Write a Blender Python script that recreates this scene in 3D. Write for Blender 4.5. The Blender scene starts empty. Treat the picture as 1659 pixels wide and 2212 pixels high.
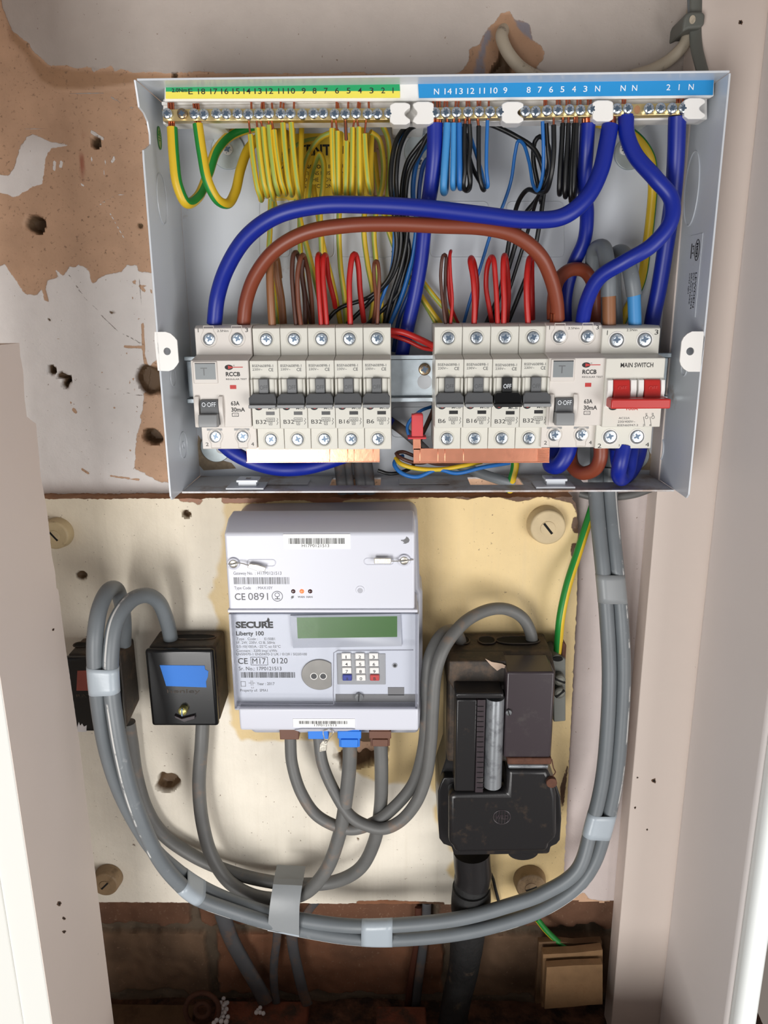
import bpy, bmesh, math, random
import numpy as np
from mathutils import Vector, noise
random.seed(7)
C = bpy.context.scene.collection
scene = bpy.context.scene

# ------------------------------------------------------------------ camera
F_PX, CU, CV = 1661.0, 829.5, 1106.0
PITCH, YAW, ROLL = math.radians(15.0), math.radians(1.1), 0.00807
CAM = Vector((0.0, -0.56, 1.5))
Fw = Vector((-math.sin(YAW)*math.cos(PITCH), math.cos(YAW)*math.cos(PITCH), -math.sin(PITCH)))
R0 = Vector((math.cos(YAW), math.sin(YAW), 0))
U0 = R0.cross(Fw)
Rt = (R0*math.cos(ROLL) - U0*math.sin(ROLL)).normalized()
Up = (U0*math.cos(ROLL) + R0*math.sin(ROLL)).normalized()
cd = bpy.data.cameras.new('camera'); cam = bpy.data.objects.new('camera', cd); C.objects.link(cam)
from mathutils import Matrix
M = Matrix((Rt, Up, -Fw)).transposed().to_4x4(); M.translation = CAM
cam.matrix_world = M
cd.sensor_fit = 'VERTICAL'; cd.sensor_height = 36.0; cd.lens = F_PX/2212*36.0
cd.clip_start = 0.01; cd.clip_end = 50
scene.camera = cam

# ------------------------------------------------------------------ view, world, lights
scene.view_settings.view_transform = 'Standard'
scene.view_settings.look = 'None'
scene.view_settings.gamma = 1
scene.view_settings.use_curve_mapping = False
scene.view_settings.exposure = 0.0
world = bpy.data.worlds.new('room_daylight'); scene.world = world; world.use_nodes = True
wn = world.node_tree.nodes; wl = world.node_tree.links
bgn = wn['Background']
tc = wn.new('ShaderNodeTexCoord'); sx = wn.new('ShaderNodeSeparateXYZ'); wr = wn.new('ShaderNodeValToRGB')
wl.new(tc.outputs['Generated'], sx.inputs[0]); 
mr = wn.new('ShaderNodeMapRange'); mr.inputs[1].default_value = -1; mr.inputs[2].default_value = 1
wl.new(sx.outputs['Z'], mr.inputs[0]); wl.new(mr.outputs[0], wr.inputs[0])
wr.color_ramp.elements[0].position = 0.25; wr.color_ramp.elements[0].color = (0.36, 0.31, 0.27, 1)
wr.color_ramp.elements[1].position = 0.8; wr.color_ramp.elements[1].color = (0.20, 0.19, 0.185, 1)
e = wr.color_ramp.elements.new(0.5); e.color = (0.60, 0.605, 0.63, 1)
wl.new(wr.outputs[0], bgn.inputs[0]); bgn.inputs[1].default_value = 0.58

def area(name, loc, target, sx_, sy_, power, color):
    l = bpy.data.lights.new(name, 'AREA'); l.shape = 'RECTANGLE'; l.size = sx_; l.size_y = sy_
    l.energy = power; l.color = color
    o = bpy.data.objects.new(name, l); C.objects.link(o); o.location = loc
    o.rotation_euler = (Vector(target) - Vector(loc)).to_track_quat('-Z', 'Y').to_euler()
    return o
area('window_daylight', (-0.42, -1.35, 1.0), (-0.02, 0.0, 1.14), 0.44, 0.72, 12.6, (1.0, 0.985, 0.965))
area('right_fill_light', (0.80, -1.15, 0.98), (-0.15, 0.0, 1.1), 0.75, 0.8, 10.5, (1.0, 0.975, 0.96))  # added fill from the right to lift the left reveal

# ------------------------------------------------------------------ pixel <-> place helpers
def ray(u, v): return Rt*((u-CU)/F_PX) - Up*((v-CV)/F_PX) + Fw
def at(u, v, h):
    d = ray(u, v); t = (-h/1000.0 - CAM.y)/d.y
    return CAM + d*t
def at_x(u, v, X):
    d = ray(u, v); t = (X - CAM.x)/d.x; p = CAM + d*t
    return -p.y*1000, p.z
def at_z(u, v, Z):
    d = ray(u, v); return CAM + d*((Z - CAM.z)/d.z)
def ppm(u, v, h): return F_PX/((at(u, v, h)-CAM).dot(Fw))/1000   # pixels per mm

def lin(c): return tuple((x/255/12.92 if x/255 <= 0.04045 else ((x/255+0.055)/1.055)**2.4) for x in c)

# ------------------------------------------------------------------ materials
MATS = {}
def mat(name, col, rough=0.5, metal=0.0, var=0.0, vscale=60, bump=0.0, bscale=300, spec=0.5, emit=None, trans=0.0, alpha=1.0, dirt=None, dscale=40, dlo=.55, dhi=.7, coat=0):
    m = bpy.data.materials.new(name); m.use_nodes = True
    nt = m.node_tree; b = nt.nodes['Principled BSDF']
    c = (*lin(col), 1)
    b.inputs['Base Color'].default_value = c; b.inputs['Roughness'].default_value = rough
    b.inputs['Metallic'].default_value = metal; b.inputs['Specular IOR Level'].default_value = spec
    b.inputs['Coat Weight'].default_value = coat
    if trans: b.inputs['Transmission Weight'].default_value = trans
    if alpha < 1: b.inputs['Alpha'].default_value = alpha
    if emit: b.inputs['Emission Color'].default_value = (*lin(emit[0]), 1); b.inputs['Emission Strength'].default_value = emit[1]
    g = nt.nodes.new('ShaderNodeNewGeometry')
    cur = None
    if var:
        n = nt.nodes.new('ShaderNodeTexNoise'); n.inputs['Scale'].default_value = vscale; n.inputs['Detail'].default_value = 6
        nt.links.new(g.outputs['Position'], n.inputs['Vector'])
        hs = nt.nodes.new('ShaderNodeHueSaturation'); hs.inputs['Color'].default_value = c
        mp = nt.nodes.new('ShaderNodeMapRange'); mp.inputs[1].default_value = .3; mp.inputs[2].default_value = .7
        mp.inputs[3].default_value = 1-var; mp.inputs[4].default_value = 1+var
        nt.links.new(n.outputs['Fac'], mp.inputs[0]); nt.links.new(mp.outputs[0], hs.inputs['Value'])
        cur = hs.outputs[0]
    if dirt:
        n = nt.nodes.new('ShaderNodeTexNoise'); n.inputs['Scale'].default_value = dscale; n.inputs['Detail'].default_value = 8; n.inputs['Roughness'].default_value = .65
        nt.links.new(g.outputs['Position'], n.inputs['Vector'])
        mp = nt.nodes.new('ShaderNodeMapRange'); mp.inputs[1].default_value = dlo; mp.inputs[2].default_value = dhi
        nt.links.new(n.outputs['Fac'], mp.inputs[0])
        mx = nt.nodes.new('ShaderNodeMix'); mx.data_type = 'RGBA'
        nt.links.new(mp.outputs[0], mx.inputs[0]); mx.inputs[7].default_value = (*lin(dirt), 1)
        if cur: nt.links.new(cur, mx.inputs[6])
        else: mx.inputs[6].default_value = c
        cur = mx.outputs[2]
    if cur: nt.links.new(cur, b.inputs['Base Color'])
    if bump:
        n = nt.nodes.new('ShaderNodeTexNoise'); n.inputs['Scale'].default_value = bscale; n.inputs['Detail'].default_value = 5
        nt.links.new(g.outputs['Position'], n.inputs['Vector'])
        bp = nt.nodes.new('ShaderNodeBump'); bp.inputs['Strength'].default_value = 1.0; bp.inputs['Distance'].default_value = bump/1000
        nt.links.new(n.outputs['Fac'], bp.inputs['Height']); nt.links.new(bp.outputs[0], b.inputs['Normal'])
    MATS[name] = m; return m

mat('steel_white', (210, 215, 221), .28, dirt=(150, 120, 95), dscale=22, dlo=.66, dhi=.8)
mat('steel_dusty', (205, 205, 206), .4, dirt=(150, 118, 92), dscale=30, dlo=.5, dhi=.68)
mat('plastic_white', (238, 236, 232), .35)
mat('plastic_device', (214, 212, 202), .42, bump=.02, bscale=900)
mat('plastic_rccb', (216, 210, 203), .42)
mat('toggle_grey', (98, 100, 102), .4)
mat('toggle_grey_light', (138, 140, 141), .42)
mat('toggle_black', (22, 23, 25), .3)
mat('toggle_red', (190, 44, 40), .35)
mat('button_grey', (132, 138, 140), .4)
mat('ink_black', (28, 27, 28), .6)
mat('ink_grey', (110, 110, 112), .6)
mat('ink_white', (235, 240, 245), .5)
mat('ink_red', (190, 45, 40), .5)
mat('ink_faint', (70, 72, 74), .5)
mat('screw_steel', (205, 214, 222), .2, 1.0, var=.15, vscale=900, bump=.1, bscale=900)
mat('screw_recess', (88, 104, 122), .35, .6)
mat('screw_brown', (150, 130, 105), .3, 1.0)
mat('zinc', (188, 198, 204), .32, 1.0, var=.12, vscale=120, bump=.02, bscale=500)
mat('washer_zinc', (190, 200, 202), .45, .7, var=.12, vscale=150)
mat('brass', (222, 196, 140), .28, .85)
mat('copper', (232, 160, 130), .24, 1.0, var=.06, vscale=200, bump=.03, bscale=400)
mat('copper_wire', (190, 110, 80), .35, 1.0)
mat('wire_blue_thick', (8, 34, 142), .4)
mat('wire_blue', (30, 104, 178), .42)
mat('wire_light_blue', (62, 140, 200), .45)
mat('wire_navy', (20, 62, 130), .42)
mat('wire_black', (16, 17, 18), .36)
mat('wire_brown_thick', (128, 60, 38), .4)
mat('wire_brown', (112, 62, 42), .42)
mat('wire_brown_dark', (82, 48, 36), .42)
mat('wire_tan', (140, 92, 58), .42)
mat('wire_red', (178, 28, 24), .38)
mat('earth_yellow', (214, 178, 36), .42)
mat('earth_yellow_bright', (236, 214, 60), .42)
mat('earth_green', (28, 132, 52), .42)
mat('earth_olive', (150, 170, 78), .42)
mat('sheath_grey', (112, 118, 122), .42, var=.06, vscale=50, dirt=(165, 168, 168), dscale=90, dlo=.64, dhi=.8)
mat('sheath_paint', (112, 118, 122), .42, dirt=(206, 206, 204), dscale=26, dlo=.47, dhi=.52)
mat('sheath_grey_old', (104, 104, 102), .5, var=.08, vscale=60, dirt=(130, 112, 98), dscale=60, dlo=.56, dhi=.72)
mat('sheath_dark', (74, 74, 76), .55, var=.12, vscale=60, dirt=(110, 84, 66), dscale=50, dlo=.5, dhi=.7)
mat('sheath_cream', (192, 180, 160), .55, var=.06, dirt=(120, 108, 95), dscale=120)
mat('tape_grey', (172, 182, 190), .3, bump=.15, bscale=180)
mat('tape_grey_dull', (140, 144, 146), .4, bump=.15, bscale=120)
mat('tape_blue', (36, 118, 212), .55, bump=.05, bscale=400)
mat('tape_red', (150, 78, 66), .6)
mat('label_green', (22, 160, 98), .4)
mat('label_yellow', (240, 226, 90), .4)
mat('label_blue', (30, 142, 206), .4)
mat('sticker_white', (246, 246, 244), .4)
mat('sticker_yellow', (232, 200, 60), .5)
mat('bakelite', (34, 33, 34), .28, dirt=(72, 60, 50), dscale=70, dlo=.58, dhi=.75, bump=.03, bscale=600)
mat('bakelite_dusty', (52, 45, 39), .6, dirt=(96, 76, 58), dscale=60, dlo=.48, dhi=.68, bump=.2, bscale=500)
mat('bakelite_purple', (58, 50, 54), .3, dirt=(78, 74, 72), dscale=50, dlo=.56, dhi=.72)
mat('bakelite_worn', (150, 154, 158), .3, .5, dirt=(96, 98, 102), dscale=120, dlo=.5, dhi=.7)
mat('black_plastic', (18, 19, 21), .22, dirt=(48, 44, 40), dscale=160, dlo=.66, dhi=.72)
mat('dust_brown', (96, 72, 54), .8, var=.2, vscale=200, bump=.3)
mat('dust_tan', (158, 140, 116), .85, var=.15, vscale=300, bump=.3)
mat('hollow_black', (10, 9, 8), .9)
mat('rust', (88, 54, 38), .8, var=.25, vscale=150, bump=.5, bscale=400)
mat('meter_white', (216, 218, 228), .34)
mat('meter_grey', (176, 177, 186), .4)
mat('meter_bezel', (172, 177, 190), .35)
mat('meter_panel', (198, 203, 216), .4)
mat('lcd_green', (44, 96, 12), .3)
mat('brushed_steel', (128, 126, 122), .5, .8, var=.12, vscale=90)
mat('clear_plastic', (225, 230, 240), .04, alpha=.02)
mat('clear_plastic_edge', (150, 152, 165), .12, alpha=.55)
mat('keypad_grey', (150, 152, 156), .4)
mat('terminal_brown', (108, 72, 56), .45)
mat('terminal_blue', (48, 128, 226), .4)
mat('led_dark', (60, 18, 18), .2)
mat('led_lit', (255, 120, 70), .3, emit=((255, 60, 22), 2.2))
mat('seal_metal', (205, 200, 188), .35, .9, bump=.1, bscale=800)
mat('red_cap', (206, 56, 62), .4)
mat('brass_screw', (186, 178, 110), .35, .7)
mat('grey_screw', (112, 112, 104), .5, .4, var=.12)
mat('grey_clip', (104, 106, 100), .5, var=.05)
mat('board_wood', (150, 108, 74), .8, var=.25, vscale=90, bump=.5, bscale=200)
mat('paint_boss', (196, 176, 138), .55, var=.08, vscale=80, dirt=(120, 96, 66), dscale=90, dlo=.58, dhi=.7, bump=.3)
mat('paint_boss_brown', (142, 118, 88), .6, var=.12, vscale=80, dirt=(96, 74, 50), dscale=90, dlo=.5, dhi=.7, bump=.3)
mat('trim_pink', (226, 212, 202), .55, var=.015, vscale=12, bump=.12, bscale=120, dirt=(150, 130, 118), dscale=110, dlo=.72, dhi=.78)
mat('trim_grey', (226, 219, 216), .5, var=.015, vscale=8, bump=.06, bscale=120)
mat('trim_bright', (228, 228, 222), .45, bump=.04, bscale=150)
mat('frame_white', (246, 250, 248), .4)
mat('raw_timber', (140, 108, 74), .75, var=.2, vscale=60, dirt=(110, 78, 52), dscale=30, bump=.4, bscale=200)
mat('raw_timber_dark', (112, 86, 60), .8, var=.2, vscale=60, dirt=(84, 60, 42), dscale=30, bump=.5, bscale=200)
mat('terracotta', (134, 78, 56), .85, var=.2, vscale=60, dirt=(80, 62, 50), dscale=40, dlo=.5, dhi=.65, bump=.8, bscale=250)
mat('debris', (112, 78, 58), .95, var=.35, vscale=90, dirt=(58, 44, 36), dscale=40, dlo=.45, dhi=.6, bump=2.5, bscale=120)
mat('bead_white', (236, 232, 232), .6)
mat('tar_black', (26, 26, 26), .65, var=.3, vscale=200, dirt=(86, 72, 58), dscale=45, dlo=.6, dhi=.72, bump=.5, bscale=250)
mat('paper_peel', (190, 165, 145), .7)
mat('foam_green', (150, 160, 140), .9)
mat('floor_room', (120, 108, 100), .8)

# ------------------------------------------------------------------ mesh builder
class MB:
    def __init__(s): s.v = []; s.f = []; s.m = []; s.mats = []
    def mi(s, m):
        if m not in s.mats: s.mats.append(m)
        return s.mats.index(m)
    def face(s, idx, m): s.f.append(tuple(idx)); s.m.append(s.mi(m))
    def poly(s, pts, m):
        b = len(s.v); s.v += [tuple(p) for p in pts]; s.face(range(b, b+len(pts)), m); return s
    def loft(s, A, B, m, cap=True, mcapA=None, capB=True):
        """A, B closed loops of the same length (A nearer the camera)"""
        b = len(s.v); n = len(A); s.v += [tuple(p) for p in A] + [tuple(p) for p in B]
        for i in range(n):
            j = (i+1) % n; s.face((b+i, b+j, b+n+j, b+n+i), m)
        if cap: s.face(range(b+n-1, b-1, -1), mcapA or m)
        if capB: s.face(range(b+n, b+2*n), m)
        return s
    def prism(s, px, h0, h1, m, mf=None, href=None):
        """px outline seen at depth h0, extruded straight back to h1"""
        A = [at(u, v, href if href is not None else h0) for u, v in px]
        A = [Vector((p.x, -h0/1000, p.z)) for p in A]
        B = [Vector((p.x, -h1/1000, p.z)) for p in A]
        return s.loft(A, B, m, mcapA=mf)
    def rect(s, u0, v0, u1, v1, h0, h1, m, mf=None):
        """a true axis-aligned box whose front is seen at these pixels"""
        vm, um = (v0+v1)/2, (u0+u1)/2
        x0, x1 = at(u0, vm, h0).x, at(u1, vm, h0).x; z0, z1 = at(um, v0, h0).z, at(um, v1, h0).z
        return s.box(x0, x1, z1, z0, h0, h1, m, mf)
    def box(s, x0, x1, z0, z1, h0, h1, m, mf=None):
        P = [(x0, z0), (x1, z0), (x1, z1), (x0, z1)]
        A = [Vector((x, -h0/1000, z)) for x, z in P]; B = [Vector((x, -h1/1000, z)) for x, z in P]
        return s.loft(A, B, m, mcapA=mf)
    def disc(s, u, v, h0, h1, dpx, m, mf=None, n=28, dome=0, squash=1, taper=1.0):
        c = at(u, v, h0); r = dpx/2/ppm(u, v, h0)/1000
        return s.cyl(c.x, c.z, h0, h1, r, m, mf, n, dome, squash, taper)
    def cyl(s, x, z, h0, h1, r, m, mf=None, n=28, dome=0, squash=1, taper=1.0):
        ang = [2*math.pi*i/n for i in range(n)]
        B = [Vector((x+r*taper*math.cos(a), -h1/1000, z+r*taper*squash*math.sin(a))) for a in ang]
        A = [Vector((x+r*math.cos(a), -h0/1000, z+r*squash*math.sin(a))) for a in ang]
        if not dome: return s.loft(A, B, m, mcapA=mf)
        s.loft(A, B, m, cap=False)
        prev = A
        for k, (rr, hh) in enumerate(((.85, .45), (.55, .85), (.0, 1.0))):
            if rr == 0:
                b = len(s.v); s.v += [tuple(p) for p in prev] + [(x, -(h0+dome)/1000, z)]
                for i in range(n): s.face((b+i, b+n, b+(i+1) % n), mf or m)
            else:
                nx = [Vector((x+r*rr*math.cos(a), -(h0+dome*hh)/1000, z+r*rr*squash*math.sin(a))) for a in ang]
                s.loft(nx, prev, mf or m, cap=False, capB=False); prev = nx
        return s
    def ring(s, pts, r, m, closed=True, n=8): return s.tube(pts, r, m, closed=closed, n=n)
    def tube(s, P, r, m, n=14, closed=False, stripe=None, m2=None, twist=0.0, flat=1.0, rfun=None, flatdir=None, cap=True):
        P = [Vector(p) for p in P]; k = len(P)
        T = []
        for i in range(k):
            a = P[(i-1) % k] if (closed or i) else P[0]; b = P[(i+1) % k] if (closed or i < k-1) else P[-1]
            t = b-a; T.append(t.normalized() if t.length > 1e-9 else Vector((0, 0, 1)))
        ref = flatdir or Vector((0, -1, 0)); N = ref - T[0]*ref.dot(T[0])
        if N.length < .2: N = Vector((1, 0, 0)) - T[0]*T[0].x
        N.normalize(); b0 = len(s.v); L = 0
        for i in range(k):
            if i:
                N = N - T[i]*N.dot(T[i]); N.normalize(); L += (P[i]-P[i-1]).length
            Bn = T[i].cross(N)
            rr = r*(rfun(i/(k-1)) if rfun else 1)
            for j in range(n):
                a = 2*math.pi*j/n + twist*L
                s.v.append(tuple(P[i] + N*(math.cos(a)*rr*flat) + Bn*(math.sin(a)*rr)))
        kk = k if closed else k-1
        for i in range(kk):
            for j in range(n):
                j2 = (j+1) % n; i2 = (i+1) % k
                mm = m
                if stripe:
                    ang = ((j+.5)/n*360 - stripe[0]) % 360
                    if ang < stripe[1]: mm = m2
                s.face((b0+i*n+j, b0+i*n+j2, b0+i2*n+j2, b0+i2*n+j), mm)
        if not closed and cap:
            s.face([b0+j for j in range(n)][::-1], m); s.face([b0+(k-1)*n+j for j in range(n)], m)
        return s
    def text(s, body, u0, u1, vt, vb, h, m, bold=0.0, rot=None, shear=0):
        """lettering fitted to a pixel box (cap top vt, base line vb) at depth h"""
        P0 = at(u0, (vt+vb)/2, h); P1 = at(u1, (vt+vb)/2, h); Zt = at((u0+u1)/2, vt, h).z; Zb = at((u0+u1)/2, vb, h).z
        vs, fs = glyphs(body, bold, shear)
        xs = [p[0] for p in vs]; x0, x1 = min(xs), max(xs); sx_ = (P1.x-P0.x)/(x1-x0); sz = (Zt-Zb)/CAPH
        b = len(s.v); s.v += [(P0.x+(p[0]-x0)*sx_, -h/1000, Zb+p[1]*sz) for p in vs]
        for f in fs: s.face([b+i for i in f], m)
        return s
    def text3(s, body, org, ex, ez, width, height, m, bold=0.0):
        vs, fs = glyphs(body, bold, 0)
        xs = [p[0] for p in vs]; x0, x1 = min(xs), max(xs); sx_ = width/(x1-x0); sz = height/CAPH
        b = len(s.v); s.v += [tuple(Vector(org)+Vector(ex)*((p[0]-x0)*sx_)+Vector(ez)*(p[1]*sz)) for p in vs]
        for f in fs: s.face([b+i for i in f], m)
        return s
    def build(s, name, parent=None, bevel=0, seg=2, smooth=40, sub=0):
        me = bpy.data.meshes.new(name); me.from_pydata(s.v, [], s.f)
        for m in s.mats: me.materials.append(MATS[m] if isinstance(m, str) else m)
        me.polygons.foreach_set('material_index', s.m)
        me.polygons.foreach_set('use_smooth', [True]*len(s.f))
        me.update()
        bm = bmesh.new(); bm.from_mesh(me); bmesh.ops.recalc_face_normals(bm, faces=bm.faces); bm.to_mesh(me); bm.free()
        me.set_sharp_from_angle(angle=math.radians(smooth))
        o = bpy.data.objects.new(name, me); C.objects.link(o)
        if parent: o.parent = parent; o.matrix_parent_inverse = Matrix.Translation(-parent.location) if parent.type == 'EMPTY' else Matrix()
        if bevel:
            md = o.modifiers.new('b', 'BEVEL'); md.width = bevel/1000; md.segments = seg; md.limit_method = 'ANGLE'; md.angle_limit = math.radians(35)
            md.harden_normals = False
        return o
GL = {}
def glyphs(body, bold, shear):
    k = (body, bold, shear)
    if k not in GL:
        cu = bpy.data.curves.new('t', 'FONT'); cu.body = body; cu.size = 1; cu.offset = bold; cu.resolution_u = 3; cu.shear = shear
        o = bpy.data.objects.new('t', cu); C.objects.link(o)
        me = bpy.data.meshes.new_from_object(o)
        GL[k] = ([tuple(v.co) for v in me.vertices], [tuple(p.vertices) for p in me.polygons])
        bpy.data.objects.remove(o); bpy.data.meshes.remove(me); bpy.data.curves.remove(cu)
    return GL[k]
CAPH = 1.0
CAPH = max(p[1] for p in glyphs('H', 0.0, 0)[0])

LABELS = {}
def tag(o, label, cat, group=None, kind=None):
    if label in LABELS: print('DUPLICATE LABEL', label)
    n = len(label.split())
    if n < 4 or n > 16: print('LABEL LENGTH', n, label)
    LABELS[label] = 1
    o['label'] = label; o['category'] = cat
    if group: o['group'] = group
    if kind: o['kind'] = kind
    return o
def thing(name, label, cat, loc, group=None):
    o = bpy.data.objects.new(name, None); C.objects.link(o); o.location = loc; o.empty_display_size = .01
    return tag(o, label, cat, group)
def structure(o): o['kind'] = 'structure'; return o

def spline(pts, step=0.0016):
    """smooth curve through (u,v,h) points, resampled"""
    W = [at(*p) for p in pts]
    return spline3(W, step)
def spline3(W, step=0.0016):
    W = [Vector(p) for p in W]
    if len(W) == 2:
        n = max(2, int((W[1]-W[0]).length/step)); return [W[0].lerp(W[1], i/n) for i in range(n+1)]
    E = [W[0]*2-W[1]] + W + [W[-1]*2-W[-2]]
    out = []
    for i in range(1, len(E)-2):
        p0, p1, p2, p3 = E[i-1], E[i], E[i+1], E[i+2]
        t0 = 0; t1 = t0+max(1e-5, (p1-p0).length**.5); t2 = t1+max(1e-5, (p2-p1).length**.5); t3 = t2+max(1e-5, (p3-p2).length**.5)
        n = max(2, int((p2-p1).length/step))
        for k in range(n):
            t = t1+(t2-t1)*k/n
            A1 = p0*((t1-t)/(t1-t0))+p1*((t-t0)/(t1-t0)); A2 = p1*((t2-t)/(t2-t1))+p2*((t-t1)/(t2-t1)); A3 = p2*((t3-t)/(t3-t2))+p3*((t-t2)/(t3-t2))
            B1 = A1*((t2-t)/(t2-t0))+A2*((t-t0)/(t2-t0)); B2 = A2*((t3-t)/(t3-t1))+A3*((t-t1)/(t3-t1))
            out.append(B1*((t2-t)/(t2-t1))+B2*((t-t1)/(t2-t1)))
    out.append(W[-1])
    return out

def wire(name, label, cat, pts, d, m, group=None, stripe=None, m2=None, twist=0, core=None, core_d=None, flat=1.0, n=14, dref=None, cores=None, corem='copper_wire', rfun=None):
    """an insulated conductor; d = its width in pixels at dref (default its first point)"""
    q = dref or pts[0]; r = d/2/ppm(*q)/1000
    o = MB().tube(spline(pts), r, m, n=n, stripe=stripe, m2=m2, twist=twist, flat=flat, rfun=rfun).build(name, smooth=60)
    tag(o, label, cat, group)
    for cp in (cores or ([core] if core else [])):
        MB().tube(spline(cp), (core_d or d*.35)/2/ppm(*cp[0])/1000, corem, n=8).build('copper_core', o, smooth=60)
    return o

# ================================================================== SETTING
def sdist(px, pz, poly):
    """signed distance (mm, positive inside) of points to a closed polygon in (x,z) mm"""
    P = np.array(poly, float); Q = np.roll(P, -1, 0)
    best = np.full(px.shape, 1e9); ins = np.zeros(px.shape, bool)
    for (ax, az), (bx, bz) in zip(P, Q):
        dx, dz = bx-ax, bz-az; L = dx*dx+dz*dz+1e-12
        t = np.clip(((px-ax)*dx+(pz-az)*dz)/L, 0, 1)
        best = np.minimum(best, np.hypot(px-ax-t*dx, pz-az-t*dz))
        if dz != 0:
            c = ((az > pz) != (bz > pz)) & (px < (bx-ax)*(pz-az)/dz+ax); ins ^= c
    return np.where(ins, best, -best)
def ldist(px, pz, line):
    best = np.full(px.shape, 1e9)
    for (ax, az), (bx, bz) in zip(line[:-1], line[1:]):
        dx, dz = bx-ax, bz-az; L = dx*dx+dz*dz+1e-12
        t = np.clip(((px-ax)*dx+(pz-az)*dz)/L, 0, 1)
        best = np.minimum(best, np.hypot(px-ax-t*dx, pz-az-t*dz))
    return best
def mmpoly(px, h): return [(at(u, v, h).x*1000, at(u, v, h).z*1000) for u, v in px]

def surface_material(name, amp=5.0, nscale=140, rough=.6, paint_t=.35, speck=.66, streak=False):
    m = bpy.data.materials.new(name); m.use_nodes = True; nt = m.node_tree; N = nt.nodes; L = nt.links
    b = N['Principled BSDF']; b.inputs['Roughness'].default_value = rough; b.inputs['Specular IOR Level'].default_value = .35
    g = N.new('ShaderNodeNewGeometry')
    def noise_(sc, det=8, ro=.6, vec=None):
        n = N.new('ShaderNodeTexNoise'); n.inputs['Scale'].default_value = sc; n.inputs['Detail'].default_value = det; n.inputs['Roughness'].default_value = ro
        L.new(vec or g.outputs['Position'], n.inputs['Vector']); return n.outputs['Fac']
    def attr(nm, o='Fac'):
        a = N.new('ShaderNodeAttribute'); a.attribute_name = nm; return a.outputs[o]
    def mathn(op, a, b_):
        x = N.new('ShaderNodeMath'); x.operation = op
        for i, q in enumerate((a, b_)):
            if isinstance(q, (int, float)): x.inputs[i].default_value = q
            else: L.new(q, x.inputs[i])
        return x.outputs[0]
    def mrange(a, lo, hi, o0=0, o1=1):
        x = N.new('ShaderNodeMapRange'); L.new(a, x.inputs[0])
        for i, q in enumerate((lo, hi, o0, o1)): x.inputs[i+1].default_value = q
        return x.outputs[0]
    def mix(fac, A, B):
        x = N.new('ShaderNodeMix'); x.data_type = 'RGBA'
        if isinstance(fac, float): x.inputs[0].default_value = fac
        else: L.new(fac, x.inputs[0])
        for i, q in ((6, A), (7, B)):
            if isinstance(q, tuple): x.inputs[i].default_value = q
            else: L.new(q, x.inputs[i])
        return x.outputs[2]
    n1 = noise_(nscale); n2 = noise_(35); n3 = noise_(420, 4); n4 = noise_(900, 3, .5)
    sd = mathn('ADD', attr('paint'), mathn('MULTIPLY', mathn('SUBTRACT', n1, .5), amp*2))
    mask = mrange(sd, -.25, .25)
    def shade(col, lo, hi):
        hs = N.new('ShaderNodeHueSaturation'); L.new(col, hs.inputs['Color']); L.new(mrange(n2, .3, .7, lo, hi), hs.inputs['Value']); return hs.outputs[0]
    base = shade(attr('basecol', 'Color'), .88, 1.1)
    base = mix(mrange(n3, .60, .72), base, (*lin((140, 112, 90)), 1))
    pc = shade(attr('paintcol', 'Color'), .95, 1.04)
    pc = mix(mrange(n3, speck, speck+.04), pc, (*lin((128, 104, 84)), 1))
    if streak:
        mp = N.new('ShaderNodeMapping'); mp.inputs['Scale'].default_value = (260, 1, 12) if streak == 'v' else (10, 1, 240)
        L.new(g.outputs['Position'], mp.inputs[0]); st = noise_(1.0, 4, .6, mp.outputs[0])
        pc = mix(mrange(st, .5, .85, 0, .16), pc, (*lin((196, 180, 156)), 1))
    col = mix(mask, base, pc)
    col = mix(mrange(attr('hole'), .12, .6), col, (*lin((112, 90, 68)), 1))
    crk = mathn('ADD', attr('crack'), mathn('MULTIPLY', mathn('SUBTRACT', n1, .5), 1.5))
    col = mix(mrange(crk, .12, .4, .75, 0), col, (*lin((96, 78, 64)), 1))
    L.new(col, b.inputs['Base Color'])
    ht = mathn('ADD', mathn('MULTIPLY', mask, paint_t), mathn('ADD', mathn('MULTIPLY', n3, .25), mathn('MULTIPLY', n2, .6)))
    bp = N.new('ShaderNodeBump'); bp.inputs['Distance'].default_value = .001; bp.inputs['Strength'].default_value = .8
    L.new(ht, bp.inputs['Height']); L.new(bp.outputs[0], b.inputs['Normal'])
    return m

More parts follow.
